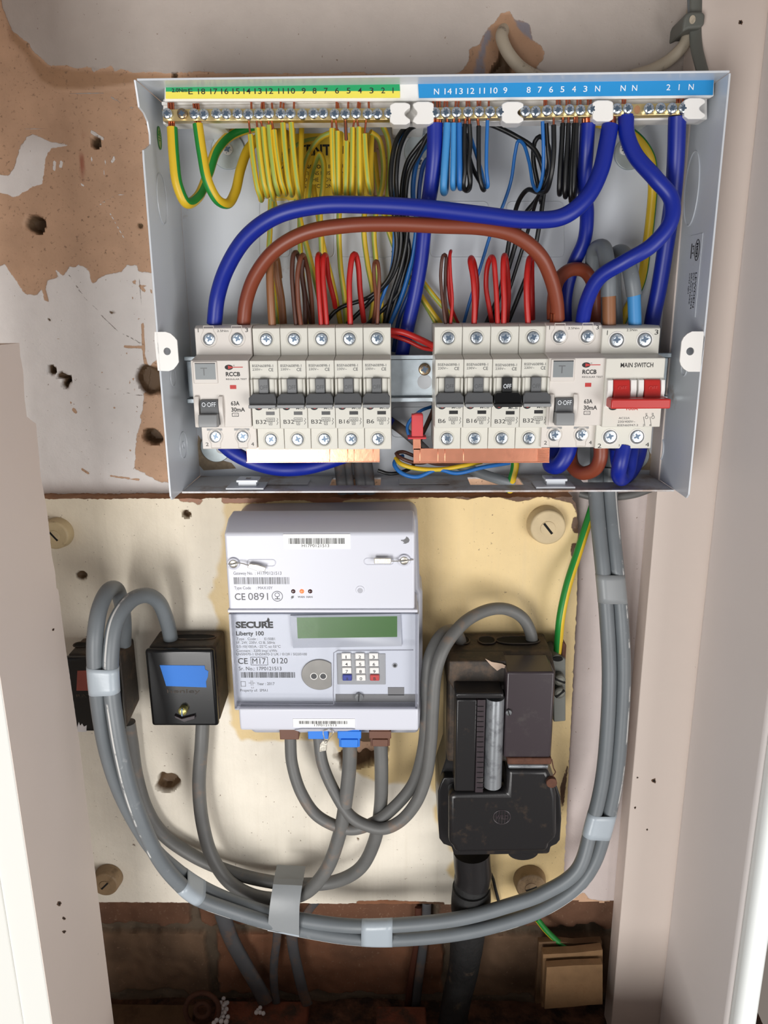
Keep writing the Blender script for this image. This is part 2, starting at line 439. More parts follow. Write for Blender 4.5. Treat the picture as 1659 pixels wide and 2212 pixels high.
def grid_surface(name, X, Z, H, attrs, cols, material, skirt=None, parent=None):
    """X, Z, H (mm) arrays of shape (rows, cols)"""
    nr, nc = X.shape
    co = np.stack([X/1000, -H/1000, Z/1000], -1).reshape(-1, 3)
    idx = np.arange(nr*nc).reshape(nr, nc)
    f = np.stack([idx[:-1, :-1], idx[1:, :-1], idx[1:, 1:], idx[:-1, 1:]], -1).reshape(-1, 4).tolist()
    v = co.tolist(); mi = [0]*len(f)
    if skirt is not None:
        loop = list(idx[0, :]) + list(idx[1:, -1]) + list(idx[-1, ::-1][1:]) + list(idx[::-1, 0][1:-1])
        b = len(v)
        for i in loop: v.append([co[i][0], -skirt/1000, co[i][2]])
        n = len(loop)
        for i in range(n): j = (i+1) % n; f.append([int(loop[i]), int(loop[j]), b+j, b+i]); mi.append(1)
    me = bpy.data.meshes.new(name); me.from_pydata(v, [], f); me.materials.append(material)
    if skirt is not None: me.materials.append(MATS['board_wood'])
    me.polygons.foreach_set('material_index', mi); me.polygons.foreach_set('use_smooth', [True]*len(f))
    extra = len(v)-nr*nc
    for k, a in attrs.items():
        at_ = me.attributes.new(k, 'FLOAT', 'POINT'); at_.data.foreach_set('value', np.concatenate([a.ravel(), np.zeros(extra)]).astype(np.float32))
    for k, a in cols.items():
        at_ = me.attributes.new(k, 'FLOAT_COLOR', 'POINT'); c4 = np.concatenate([a.reshape(-1, 3), np.ones((nr*nc, 1))], 1)
        c4 = np.concatenate([c4, np.ones((extra, 4))], 0); at_.data.foreach_set('color', c4.astype(np.float32).ravel())
    me.update()
    bm = bmesh.new(); bm.from_mesh(me); bmesh.ops.recalc_face_normals(bm, faces=bm.faces); bm.to_mesh(me); bm.free()
    me.set_sharp_from_angle(angle=math.radians(55))
    o = bpy.data.objects.new(name, me); C.objects.link(o)
    if parent: o.parent = parent
    return o
def nz(X, Z, s, seed=0):
    out = np.empty(X.size); xf = X.ravel()*s; zf = Z.ravel()*s
    for i in range(X.size): out[i] = noise.noise((xf[i], zf[i], seed))
    return out.reshape(X.shape)
def holes_field(X, Z, H, holes, h):
    hf = np.zeros(X.shape)
    for u, v, d, deep, *e in holes:
        c = at(u, v, h); r = d/2/ppm(u, v, h); asp = e[0] if e else 1.0
        dd = np.hypot(X-c.x*1000, (Z-c.z*1000)/asp) + nzc*r*.55
        k = np.clip((r-dd)/(r*.35)+.5, 0, 1); H -= k*deep; hf = np.maximum(hf, np.clip((r*1.25-dd)/(r*.4), 0, 1))
    return hf

# ---- back wall: bare plaster with ragged paint
WH = -2.0
xs = np.arange(-330, 330, 1.5); zs = np.arange(1740, 980, -1.5)
X, Z = np.meshgrid(xs, zs); nzc = nz(X, Z, .12, 3.1); nzb = nz(X, Z, .03, 5.0)
H = WH + nzb*.7 + nzc*.25
lower_paint = [(-80, 615), (10, 570), (30, 600), (38, 612), (58, 636), (80, 638), (90, 626), (95, 650), (106, 653), (100, 625), (103, 606), (128, 600), (122, 585), (135, 598), (150, 575), (160, 580), (170, 573), (190, 578), (195, 606), (200, 614), (208, 610), (212, 600), (240, 592), (262, 588), (275, 572), (298, 575), (300, 585), (330, 590), (350, 760), (318, 800), (310, 880), (296, 940), (290, 1010), (340, 1040), (420, 1050), (440, 1100), (-80, 1120)]
upper_paint = [(-120, -300), (0, -40), (5, 20), (22, 55), (30, 72), (62, 92), (78, 118), (108, 142), (130, 140), (170, 150), (196, 145), (204, 158), (215, 148), (228, 150), (244, 142), (250, 156), (262, 150), (300, 158), (335, 155), (372, 160), (420, 156), (600, 160), (760, 156), (900, 164), (985, 162), (1000, 150), (1012, 130), (1015, 110), (1035, 95), (1045, 75), (1060, 55), (1075, 40), (1085, 28), (1100, 25), (1110, 35), (1112, 42), (1145, 48), (1150, 90), (1172, 95), (1176, 110), (1172, 130), (1160, 145), (1155, 170), (1200, 260), (1180, 700), (1190, 1000), (1180, 1500), (1180, 1900), (1230, 1935), (1262, 1928), (1270, 1938), (1290, 1945), (1400, 1950), (1700, 1950), (1900, 900), (1900, -400)]
smear = [(-60, 368), (0, 372), (16, 376), (30, 352), (42, 312), (68, 284), (90, 294), (112, 304), (172, 312), (112, 324), (100, 345), (94, 400), (62, 414), (30, 430), (8, 422), (-60, 405)]
skim = [(20, 55), (62, 92), (78, 118), (108, 142), (170, 150), (300, 158), (420, 163), (900, 164), (900, 175), (420, 172), (310, 182), (250, 190), (180, 197), (120, 195), (90, 178), (72, 150), (55, 120), (25, 90)]
sdl = sdist(X, Z, mmpoly(lower_paint, WH)); sdu = sdist(X, Z, mmpoly(upper_paint, WH)); sds = sdist(X, Z, mmpoly(smear, WH)) - 1.0
flecks = np.full(X.shape, -99.0)
for q, w in (([(118, 350), (117, 366)], 1.0), ([(133, 350), (131, 362)], 1.0), ([(199, 340), (197, 352)], .5), ([(228, 346), (226, 356)], .5), ([(247, 340), (242, 350)], .9), ([(150, 203), (225, 201)], .3), ([(238, 209), (262, 223)], .5), ([(252, 246), (292, 230)], .3),
             ([(200, 456), (218, 440), (245, 424), (270, 419)], .35), ([(238, 462), (255, 492), (270, 518)], .35), ([(176, 398), (180, 402)], .5), ([(146, 405), (154, 405)], .4), ([(122, 372), (124, 388)], .4), ([(226, 360), (224, 382)], .3), ([(12, 276), (110, 279)], .25), ([(198, 285), (222, 300)], 1.1)):
    flecks = np.maximum(flecks, w - ldist(X, Z, mmpoly(q, WH)))
rc_ = random.Random(11); chips = np.full(X.shape, -99.0)
for i in range(34):
    u_, v_ = rc_.uniform(60, 345), rc_.uniform(600, 1055); a_ = rc_.uniform(0, 3.1); l_ = rc_.choice((2, 3, 4, 9)); 
    if i > 17: u_ = rc_.uniform(272, 330)
    chips = np.maximum(chips, rc_.uniform(.3, .9) - ldist(X, Z, mmpoly([(u_, v_), (u_+l_*math.cos(a_), v_+l_*math.sin(a_))], WH)))
for q, w in (([(178, 1013), (192, 1022)], .9), ([(240, 1028), (300, 1036)], .8), ([(304, 618), (312, 628)], 1.2), ([(270, 748), (290, 750), (310, 750)], .9), ([(308, 700), (312, 770), (318, 800)], 1.0), ([(160, 884), (164, 890)], 1.2)):
    chips = np.maximum(chips, w - ldist(X, Z, mmpoly(q, WH)))
sk = sdist(X, Z, mmpoly(skim, WH))
H += np.clip(sk/1.5+.5, 0, 1)*1.2 + np.clip(np.maximum(sdl, sdu)/1.0+.5, 0, 1)*.5
wall_holes = [(207, 308, 19, 9), (75, 485, 36, 12), (111, 797, 15, 9, 1.4), (132, 812, 16, 8, .7), (146, 820, 14, 8), (141, 829, 15, 10), (329, 942, 34, 14), (322, 820, 52, 9, 1.3), (1085, 160, 36, 10, 2.0), (302, 487, 9, 3), (378, 163, 8, 4), (105, 690, 5, 2), (246, 673, 7, 1.5), (240, 676, 5, 1.5)]
hf = holes_field(X, Z, H, wall_holes, WH)
cr = np.minimum(ldist(X, Z, mmpoly([(150, 595), (170, 625), (190, 652), (205, 664), (228, 690), (255, 715), (280, 728), (305, 742)], WH)),
                ldist(X, Z, mmpoly([(158, 826), (190, 825), (220, 838), (260, 845), (290, 852), (322, 856)], WH)))
cr = np.minimum(cr, ldist(X, Z, mmpoly([(302, 600), (306, 680), (312, 760), (310, 780)], WH)))
cr = np.minimum(cr, ldist(X, Z, mmpoly([(178, 268), (176, 330), (180, 395)], WH))+.25)
def cc(c): return np.array(lin(c))
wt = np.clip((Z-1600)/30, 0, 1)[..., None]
pcol = cc((242, 237, 233))*(1-wt) + cc((190, 180, 172))*wt  # upper paint is greyer by itself, darkened further in place of shade
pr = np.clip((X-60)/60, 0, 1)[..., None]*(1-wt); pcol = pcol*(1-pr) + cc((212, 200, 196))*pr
bcol = np.broadcast_to(cc((206, 168, 138)), pcol.shape).copy()
k = np.clip(sk/2, 0, 1)[..., None]; bcol = bcol*(1-k) + cc((178, 140, 108))*k
redd = np.clip(1-ldist(X, Z, mmpoly([(178, 290), (176, 330), (180, 390)], WH)+[])/2.2, 0, 1)[..., None]*np.clip(nzc*2+.6, 0, 1)[..., None]
bcol = bcol*(1-redd) + cc((150, 62, 40))*redd
pp = sdist(X, Z, mmpoly([(985, 170), (1010, 20), (1180, 20), (1180, 170)], WH)); k = np.clip(pp/3, 0, 1)[..., None]
bcol = bcol*(1-k) + cc((168, 132, 104))*k
for q in ([(1045, 70), (1060, 62), (1062, 80), (1050, 100), (1045, 130), (1048, 165), (1022, 165), (1030, 130), (1040, 100)], [(1112, 42), (1145, 48), (1150, 88), (1140, 80), (1120, 62)]):
    k = np.clip(sdist(X, Z, mmpoly(q, WH))/.8+.5, 0, 1)[..., None]; bcol = bcol*(1-k) + cc((132, 126, 132))*k
brick_z = [at(1300, 1945, WH).z*1000]
k = (Z > brick_z[0]-2+nzc*3)
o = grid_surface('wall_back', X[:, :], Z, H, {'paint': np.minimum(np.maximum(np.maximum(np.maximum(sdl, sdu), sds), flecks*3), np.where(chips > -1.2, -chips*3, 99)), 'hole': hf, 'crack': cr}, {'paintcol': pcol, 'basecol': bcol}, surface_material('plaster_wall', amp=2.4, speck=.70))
me = o.data; zcut = (brick_z[0]-2)/1000
bm = bmesh.new(); bm.from_mesh(me)
dead = [v for v in bm.verts if v.co.z < zcut + .003*noise.noise(v.co*90)]
bmesh.ops.delete(bm, geom=dead, context='VERTS'); bm.to_mesh(me); bm.free()
structure(o)

# ---- brick masonry below the plaster
BH = -16.0
xs = np.arange(-300, 300, 1.6); zs = np.arange(1030, 790, -1.6); X, Z = np.meshgrid(xs, zs); nzc = nz(X, Z, .1, 9); nzb = nz(X, Z, .035, 2)
row_z = [1030, at(600, 2008, BH).z*1000, at(600, 2150, BH).z*1000-2, 760]
H = BH + nzc*1.6 + nzb*3; bcol = np.zeros(X.shape+(3,)); mort = np.full(X.shape, 1e9)
rows = [(1010, 960), (960, 902), (902, 838), (838, 770)]
rows = [(1012, row_z[1]), (row_z[1], row_z[2]), (row_z[2], 770)]
offs = [at(940, 1990, BH).x*1000, at(458, 2080, BH).x*1000, 0]
palette = [(120, 86, 66), (108, 88, 70), (132, 90, 66), (116, 80, 60), (104, 86, 70), (128, 102, 80)]
for ri, (za, zb) in enumerate(rows):
    inrow = (Z <= za) & (Z > zb)
    dz = np.minimum(za-Z, Z-zb)
    xo = (X-offs[ri])/218.0; bi = np.floor(xo); dx = np.minimum(xo-bi, bi+1-xo)*218
    dm = np.minimum(dz, dx) - 4.5 + nzc*2.5 + nzb*3
    mort = np.where(inrow, dm, mort)
    for b_ in range(-4, 5):
        c_ = cc(palette[(b_*3+ri*2) % len(palette)]); bcol[inrow & (bi == b_)] = c_
km = np.clip(mort/2+.5, 0, 1)
H += -5*(1-km)
mask3 = km[..., None]; bcol = bcol*mask3 + cc((110, 96, 80))*(1-mask3)
dirtk = np.clip(nzb*1.6+.2, 0, 1)[..., None]; bcol = bcol*(1-dirtk*.45)+cc((76, 60, 48))*dirtk*.45
o = grid_surface('wall_brick', X, Z, H, {'paint': np.full(X.shape, -50.0), 'hole': np.zeros(X.shape), 'crack': np.full(X.shape, 50.0)}, {'paintcol': bcol, 'basecol': bcol}, surface_material('old_brick', amp=1, rough=.9, nscale=90))
structure(o)

# ---- painted meter board
BD = 15.0
Zt, Zb = at(600, 1076, BD).z*1000, at(600, 1951, BD).z*1000
rows_, cols_ = 250, 290
tt = np.linspace(0, 1, rows_)[:, None]*np.ones((1, cols_)); ss = np.linspace(0, 1, cols_)[None, :]*np.ones((rows_, 1))
xl = at(60, 1500, BD).x*1000
redge = mmpoly([(1236, 1078), (1243, 1086), (1247, 1110), (1249, 1150), (1246, 1300), (1233, 1560), (1224, 1760), (1215, 1950)], BD)
rz = [p[1] for p in redge][::-1]; rx = [p[0] for p in redge][::-1]
Z = Zt + (Zb-Zt)*tt
XR = np.interp(Z[:, 0], rz, rx)[:, None]
zj = np.array([noise.noise((z*.25, 0, 7)) for z in Z[:, 0]])[:, None]
X = xl + (XR + zj*.8 - xl)*ss
topj = np.array([noise.noise((x*.12, 3, 7))*1.2+noise.noise((x*.5, 1, 7))*.6 for x in X[0, :]])[None, :]
Z = Z + topj*np.clip(1-tt*20, 0, 1) + topj*np.clip(tt*20-19, 0, 1)*.8
nzc = nz(X, Z, .12, 13); nzb = nz(X, Z, .02, 15)
H = BD + nzb*.9 + nzc*.15
yellow = mmpoly([(478, 1040), (484, 1110), (478, 1200), (452, 1290), (470, 1330), (474, 1420), (492, 1500), (500, 1560), (520, 1600), (720, 1600), (745, 1650), (800, 1682), (830, 1692), (925, 1690), (945, 1720), (938, 1765), (950, 1800), (985, 1850), (962, 1880), (985, 1905), (972, 1990), (1300, 1990), (1300, 1040)], BD)
sy = sdist(X, Z, yellow)
ky = np.clip(sy/3+.5+nzc*.8, 0, 1)[..., None]
wv = np.clip((Z-1250)/120, 0, 1)[..., None]
white = cc((236, 224, 200))*wv + cc((240, 232, 216))*(1-wv)
pcol = white*(1-ky) + cc((226, 200, 148))*ky
bare = [mmpoly(q, BD) for q in ([(480, 1060), (478, 1088), (560, 1086), (640, 1080), (720, 1092), (760, 1078), (905, 1078), (905, 1060)], [(905, 1060), (905, 1072), (960, 1074), (1010, 1080), (1040, 1072), (1080, 1074), (1120, 1085), (1150, 1078), (1170, 1070), (1180, 1060)],
        [(1238, 1118), (1246, 1116), (1262, 1150), (1242, 1152), (1234, 1140)], [(1236, 1174), (1262, 1170), (1262, 1212), (1236, 1206), (1232, 1190)], [(385, 1075), (420, 1068), (440, 1080), (430, 1092), (420, 1084), (390, 1084)], [(1170, 1076), (1236, 1072), (1262, 1090), (1247, 1110), (1236, 1088), (1200, 1078)],
        [(1210, 1700), (1230, 1640), (1222, 1700), (1214, 1760)], [(770, 1947), (830, 1944), (900, 1948), (960, 1949), (960, 1960), (770, 1960)])]
sb = np.full(X.shape, -99.0)
for q in bare: sb = np.maximum(sb, sdist(X, Z, q))
bd_holes = [(362, 1690, 44, 12), (403, 1111, 13, 7), (177, 1243, 20, 5, .8), (785, 1618, 96, 13, .72), (765, 1640, 70, 13, .7), (288, 1826, 5, 2), (118, 1712, 5, 2), (773, 1813, 6, 2), (134, 1138, 12, 3)]
hf = holes_field(X, Z, H, bd_holes, BD)
bcol = np.broadcast_to(cc((158, 108, 78)), pcol.shape).copy()
kr = np.clip((X-at(905, 1070, BD).x*1000)/3, 0, 1)[..., None]; bcol = bcol*(1-kr)+cc((96, 70, 52))*kr
ck = np.minimum(ldist(X, Z, mmpoly([(500, 1606), (512, 1640), (530, 1660)], BD)), 60) + 30
o = grid_surface('meter_board', X, Z, H, {'paint': -sb, 'hole': hf, 'crack': ck}, {'paintcol': pcol, 'basecol': bcol}, surface_material('board_paint', amp=1.5, speck=.685, rough=.42, streak='v'), skirt=-1.5)
tag(o, 'old board painted cream and yellow behind the electricity meter', 'board')

# ---- right post, reveals, front frames
def vline(u0, v0, u1, v1, v): return u0 + (u1-u0)*(v-v0)/(v1-v0)
PH = 20.0
xpl = at(1420, 1060, PH).x; xrv = at(1545, 1060, PH).x
b = MB(); b.box(xpl, xrv+.004, .74, 1.86, PH, -1, 'trim_pink')
structure(b.build('trim_1', bevel=.6))
def chip(parent, u, v, r, X=None):
    n = 11; q = []
    for i in range(n):
        a = 2*math.pi*i/n; rr = r*random.uniform(.55, 1.1); q.append((u+rr*math.cos(a), v+rr*math.sin(a)))
    bb = MB()
    if X is None: bb.prism(q, PH+.12, PH-.5, 'dust_brown'); bb.prism([(u+(a-u)*.5, v+(c-v)*.5) for a, c in q], PH+.2, PH-.5, 'hollow_black')
    else:
        for k, m_, e_ in ((1, 'dust_brown', .0001), (.45, 'hollow_black', .0002)):
            P = [at_x(u+(a-u)*k, v+(c-v)*k, X) for a, c in q]; A = [Vector((X+e_, -h/1000, z)) for h, z in P]; bb.loft(A, [p-Vector((.0005, 0, 0)) for p in A], m_)
    bb.build('chipped_hole', parent)
post = [o for o in C.objects if o.name.startswith('trim_1')][0]
for u, v, r in ((1600, 48, 7), (1413, 1687, 6), (1377, 1680, 2.5), (1372, 1745, 3), (1398, 1792, 2.5)): chip(post, u, v, r)
# small damage in the post
hn_r = at_x(1568, 2212, xrv)[0]; xf_r = at(1641, 2212, hn_r+14).x
b = MB(); b.box(xrv, xrv+.016, .70, 1.9, hn_r, PH-1, 'trim_grey')
structure(b.build('wall_right', bevel=4, seg=4))
b = MB(); b.box(xrv+.0005, xf_r, .68, 1.9, hn_r+14, hn_r-2, 'frame_white')
structure(b.build('trim_2', bevel=6, seg=5))
# left reveal
HF = 90.0
xlr = at(171, 1600, HF).x; hn = (at_x(16, 1600, xlr)[0]+at_x(118, 2212, xlr)[0])/2
edge = [(42, 741), (44, 770), (50, 800), (53, 860), (58, 900), (68, 908), (78, 915), (80, 940), (84, 980), (88, 1030), (94, 1060), (101, 1100), (107, 1150), (112, 1200), (119, 1235), (122, 1270), (126, 1275), (133, 1330), (142, 1400), (171, 1600), (246, 2212), (262, 2330)]
prof = [at_x(u, v, xlr) for u, v in edge]
prof = [(max(h, 60), z) for h, z in prof]
pts = []
for (h, z), (h2, z2) in zip(prof[:-1], prof[1:]):
    n = max(1, int(abs(z-z2)/.002))
    for i in range(n):
        t = i/n; pts.append((h+(h2-h)*t + noise.noise((0, z*200+i, 2))*.35, z+(z2-z)*t))
pts.append(prof[-1])
loopA = [Vector((xlr, -h/1000, z)) for h, z in pts] + [Vector((xlr, -hn/1000, pts[-1][1])), Vector((xlr, -hn/1000, pts[0][1]))]
loopB = [p + Vector((-.014, 0, 0)) for p in loopA]
b = MB(); b.loft(loopA, loopB, 'trim_pink'); wl_ = structure(b.build('wall_left', smooth=30))
for u, v, r in ((128, 1952, 6), (138, 1984, 4), (138, 2013, 5), (115, 1360, 3)): chip(wl_, u, v, r, xlr)
b = MB(); b.box(xlr-.09, xlr-.0002, pts[-1][1], 1.9, hn+.8, hn-14, 'trim_bright')
b.box(xlr-.09, xlr-.018, pts[-1][1], 1.9, hn+2.2, hn, 'trim_bright')
structure(b.build('trim_3', bevel=1.0))
# cupboard base and room floor
zfl = at(700, 2158, BH).z
xs = np.arange(-330, 330, 3.0); ys = np.arange(-14, 330, 3.0)
b = MB(); nx, ny = len(xs), len(ys)
for j in range(ny):
    for i in range(nx):
        b.v.append((xs[i]/1000, .016-(ys[j]+14)/1000, zfl + .004*noise.noise((xs[i]*.03, ys[j]*.03, 1)) + .002*noise.noise((xs[i]*.15, ys[j]*.15, 1))))
for j in range(ny-1):
    for i in range(nx-1): b.face((j*nx+i, j*nx+i+1, (j+1)*nx+i+1, (j+1)*nx+i), 'debris')
structure(b.build('floor'))
b = MB(); b.box(-3, 3, -.02, 0, 3000, -100, 'floor_room'); structure(b.build('floor.001'))
# unseen head, beam and low panel, added to shade the top and the brickwork
b = MB(); b.box(-.45, xf_r, 1.73, 2.1, 178, -3, 'trim_grey'); structure(b.build('shade_head'))
b = MB(); b.box(-.45, xf_r, 1.668, 1.75, 178, 112, 'trim_grey'); structure(b.build('shade_beam'))
b = MB(); b.box(-.30, .34, .66, .955, 165, 150, 'trim_grey'); structure(b.build('shade_panel'))
# side masonry closing the void on both sides
b = MB(); b.box(-.42, -.33, .7, 1.9, 60, -20, 'trim_pink'); structure(b.build('wall_left.001'))
# ================================================================== CONSUMER UNIT (steel enclosure)
CX = at(880, 700, 0).x; 
XL = at(297, 172, 75).x; XRr = at(1574, 163, 75).x
XL = (XL + at(370, 1080, 75).x)/2; XRr = (XRr + at(1485, 1083, 75).x)/2
ZT = at(900, 167, 75).z; ZB = at(900, 1060, 50).z
cu = thing('consumer_unit', 'open white steel consumer unit enclosure on the plaster above the cream board', 'fuse box', (CX, 0, ZB))
def strips(mb, x0, x1, y0, y1, holes, place, m):
    """plate with rectangular openings, thickness handled by place(xa,xb,ya,yb)"""
    ys_ = sorted({y0, y1, *[h[2] for h in holes], *[h[3] for h in holes]})
    for ya, yb in zip(ys_[:-1], ys_[1:]):
        cuts = sorted([(h[0], h[1]) for h in holes if h[2] <= ya+1e-9 and h[3] >= yb-1e-9]); x = x0
        for a, c in cuts:
            if a > x: place(mb, x, a, ya, yb, m)
            x = c
        if x < x1: place(mb, x, x1, ya, yb, m)
b = MB()
eh = [(at(782, 350, 0).x, at(838, 350, 0).x, at(800, 425, 0).z, at(800, 292, 0).z)]
strips(b, XL, XRr, ZB-.0005, ZT, eh, lambda mb, xa, xb, za, zb, m: mb.box(xa, xb, za, zb, 0, -1.2, m), 'steel_white')
bp = b.build('back_panel', cu)
def rrect3(P, r, n=5):
    """closed rounded rectangle through four corner points"""
    out = []; k = len(P)
    for i in range(k):
        p, a, c = P[i], P[i-1], P[(i+1) % k]
        d1 = (a-p).normalized(); d2 = (c-p).normalized(); s = p+d1*r; e_ = p+d2*r
        for j in range(n+1):
            t = j/n; out.append(s*(1-t)**2 + p*2*t*(1-t) + e_*t*t)
    return out
for (u0, v0, u1, v1) in ((930, 436, 1055, 556), (1095, 436, 1218, 556), (628, 440, 722, 556), (735, 440, 850, 556), (560, 430, 625, 556), (846, 880, 935, 945)):
    b = MB(); b.tube(rrect3([at(u0, v0, .1), at(u1, v0, .1), at(u1, v1, .1), at(u0, v1, .1)], .004), .0004, 'steel_white', n=6, closed=True); b.build('knockout_outline', bp)
# sides
def side(name, outline, X, th):
    A = [Vector((X, -h/1000, z)) for h, z in outline]; B = [p+Vector((th, 0, 0)) for p in A]
    return MB().loft(A, B, 'steel_white').build(name, cu, bevel=.25)
le = [(293, 172), (296, 200), (302, 232), (312, 244), (320, 262), (325, 290), (326, 312), (318, 320), (311, 324), (312, 345), (340, 700), (341, 716)]
lo = [at_x(u, v, XL) for u, v in le]
hz = max(h for h, z in lo[:2])
zt2 = at(370, 1082, 75).z
lo = [(0, ZT), (hz, ZT)] + [(min(h, 76), z) for h, z in lo[1:]] + [(75, at_x(341, 719, XL)[1]), (75, zt2+.003), (72, zt2), (50, ZB), (0, ZB)]
sl = side('side_panel', lo, XL, -.0012)
ro = [(0, ZT), (75, ZT), (75, zt2+.003), (72, zt2), (50, ZB), (0, ZB)]
sr = side('side_panel', ro, XRr, .0012)
# top and bottom
b = MB().box(XL, XRr, ZT, ZT+.0012, 76, -1, 'steel_white'); b.build('top_panel', cu, bevel=.3)
slots = [(at(712, 1045, 30).x, at(822, 1045, 30).x, 8, 33), (at(1015, 1045, 30).x, at(1130, 1045, 30).x, 8, 33), (at(1255, 1045, 20).x, at(1335, 1045, 20).x, 2, 26)]
b = MB()
def pl(mb, xa, xb, ha, hb, m): mb.box(xa, xb, ZB-.0012, ZB, hb, ha, m)
strips(b, XL, XRr, -1, 50, slots, pl, 'steel_dusty'); b.build('bottom_panel', cu, bevel=0)
# mounting ears, faced to the camera, each with a drilled hole
def ear(px, hu, hv, hole_px):
    h = 75; P = [at(u, v, h) for u, v in px]; c = at(hu, hv, h); r = hole_px/2/ppm(hu, hv, h)/1000
    n = 24; inner = [Vector((c.x+r*math.cos(2*math.pi*i/n), c.y, c.z+r*math.sin(2*math.pi*i/n))) for i in range(n)]
    k = len(P); outer = []
    for i in range(n):      # ray from the centre to the outline
        d = Vector((math.cos(2*math.pi*i/n), 0, math.sin(2*math.pi*i/n))); best = None
        for a in range(k):
            p, q = P[a]-c, P[(a+1) % k]-c; e_ = q-p; den = d.x*e_.z-d.z*e_.x
            if abs(den) < 1e-12: continue
            t = (p.x*e_.z-p.z*e_.x)/den; s = (p.x*d.z-p.z*d.x)/den
            if t > 0 and -1e-6 <= s <= 1+1e-6: best = t if best is None else min(best, t)
        outer.append(c+d*best)
    bb = MB()
    for y0, sgn in ((0, 1), (.0012, -1)):
        o0 = len(bb.v); bb.v += [tuple(p+Vector((0, y0, 0))) for p in outer+inner]
        for i in range(n):
            j = (i+1) % n; f = (o0+i, o0+j, o0+n+j, o0+n+i); bb.face(f if sgn > 0 else f[::-1], 'plastic_white')
    for i in range(n):
        j = (i+1) % n; bb.face((i, j, 2*n+j, 2*n+i), 'plastic_white'); bb.face((n+i, n+j, 3*n+j, 3*n+i), 'plastic_white')
    return bb.build('mounting_tab', cu)
ear([(332, 717), (364, 717), (382, 733), (386, 784), (371, 802), (341, 801)], 361, 759, 16)
ear([(1524, 716), (1490, 716), (1473, 733), (1468, 785), (1482, 803), (1513, 803)], 1491, 759, 17)
# side knockouts and stickers
def yz_ring(X, c_uv, ru, rz_, parent, name='knockout_ring', r=.0005, m='steel_white'):
    h, z = at_x(*c_uv, X); P = [Vector((X, -(h+ru*math.cos(a))/1000, z+rz_/1000*math.sin(a))) for a in [2*math.pi*i/48 for i in range(48)]]
    MB().tube(P, r, m, n=6, closed=True).build(name, parent)
yz_ring(XL+.0002, (350, 430), 10, 15, sl); yz_ring(XL+.0002, (396, 962), 9, 9, sl); yz_ring(XL+.0002, (396, 962), 2.5, 2.5, sl); yz_ring(XL+.0002, (374, 815), 6, 6, sl)
yz_ring(XRr-.0002, (1494, 408), 12, 22, sr); yz_ring(XRr-.0002, (1424, 968), 9, 9, sr); yz_ring(XRr-.0002, (1478, 795), 5, 5, sr)
h, z = at_x(343, 298, XL)
P = [Vector((XL+.0002, -(h+3.6*math.cos(a))/1000, z+.0065*math.sin(a))) for a in [2*math.pi*i/28 for i in range(28)]]
bb = MB().loft([p+Vector((.0002, 0, 0)) for p in P], P, 'earth_olive'); bb.tube([p*1.0+Vector((.0003, 0, 0)) for p in P], .00025, 'earth_green', n=6, closed=True)
for dz, w in ((.0015, 2.2), (0, 1.5), (-.0015, .8)): bb.tube([Vector((XL+.0006, -(h-w)/1000, z+dz)), Vector((XL+.0006, -(h+w)/1000, z+dz))], .00022, 'earth_green', n=6)
bb.tube([Vector((XL+.0006, -h/1000, z+.0015)), Vector((XL+.0006, -h/1000, z+.0042))], .00022, 'earth_green', n=6)
bb.build('earth_symbol_sticker', sl)
h, z = at_x(1497, 590, XRr)
bb = MB(); bb.box(0, 0, 0, 0, 0, 0, 'sticker_white') if False else None
X_ = XRr-.0004
Y0 = -h/1000
bb.loft([Vector((X_, y, zz)) for y, zz in ((Y0-.011, z+.023), (Y0+.009, z+.023), (Y0+.009, z-.027), (Y0-.011, z-.027))], [Vector((X_+.0003, y, zz)) for y, zz in ((Y0-.011, z+.023), (Y0+.009, z+.023), (Y0+.009, z-.027), (Y0-.011, z-.027))], 'steel_white')
for i, (s, w, hh, st) in enumerate((('LEWDEN', .021, .0028, .0), ('PO Box 12944', .022, .002, .0), ('BRAINTREE', .019, .0018, .0), ('CM7 0JH', .0125, .0018, 0))):
    bb.text3(s, (X_-.0002, Y0-.0055+i*.0034, z+.0), (0, 0, -1), (0, -1, 0), w, hh, 'ink_black')
c = Vector((X_-.0002, Y0-.005, z+.0135))
bb.tube([c+Vector((0, .0036*math.cos(a), .0062*math.sin(a))) for a in [2*math.pi*i/30 for i in range(30)]], .00022, 'ink_black', n=5, closed=True)
bb.text3('ncn', c+Vector((0, .0015, .0042)), (0, 0, -1), (0, -1, 0), .0084, .0036, 'ink_black', bold=.04)
bb.text3('PT', c+Vector((0, .0085, .003)), (0, 0, -1), (0, -1, 0), .006, .003, 'ink_black')
bb.loft([c+Vector((0, y, zz)) for y, zz in ((.0095, .0045), (.0105, .0045), (.0105, -.0045), (.0095, -.0045))], [c+Vector((.0002, y, zz)) for y, zz in ((.0095, .0045), (.0105, .0045), (.0105, -.0045), (.0095, -.0045))], 'ink_black')
bb.build('maker_label', sr)
# caution sticker on the back
bb = MB(); bb.rect(578, 288, 806, 432, .4, 0, 'sticker_yellow')
bb.text('ATTENTION', 606, 766, 313, 335, .5, 'ink_black', bold=.03)
bb.text('ALL TERMINATIONS INCLUDING', 608, 768, 356, 364, .5, 'ink_black', bold=.02)
for i, s in enumerate(('CONNECTIONS MUST BE MADE', 'PRIOR TO THE COVER BEING', 'SEE INSTRUCTIONS INSIDE')):
    bb.text(s, 612 if i != 2 else 626, 766 if i != 2 else 760, 370+i*14, 378+i*14, .5, 'ink_black')
bb.build('caution_sticker', bp)
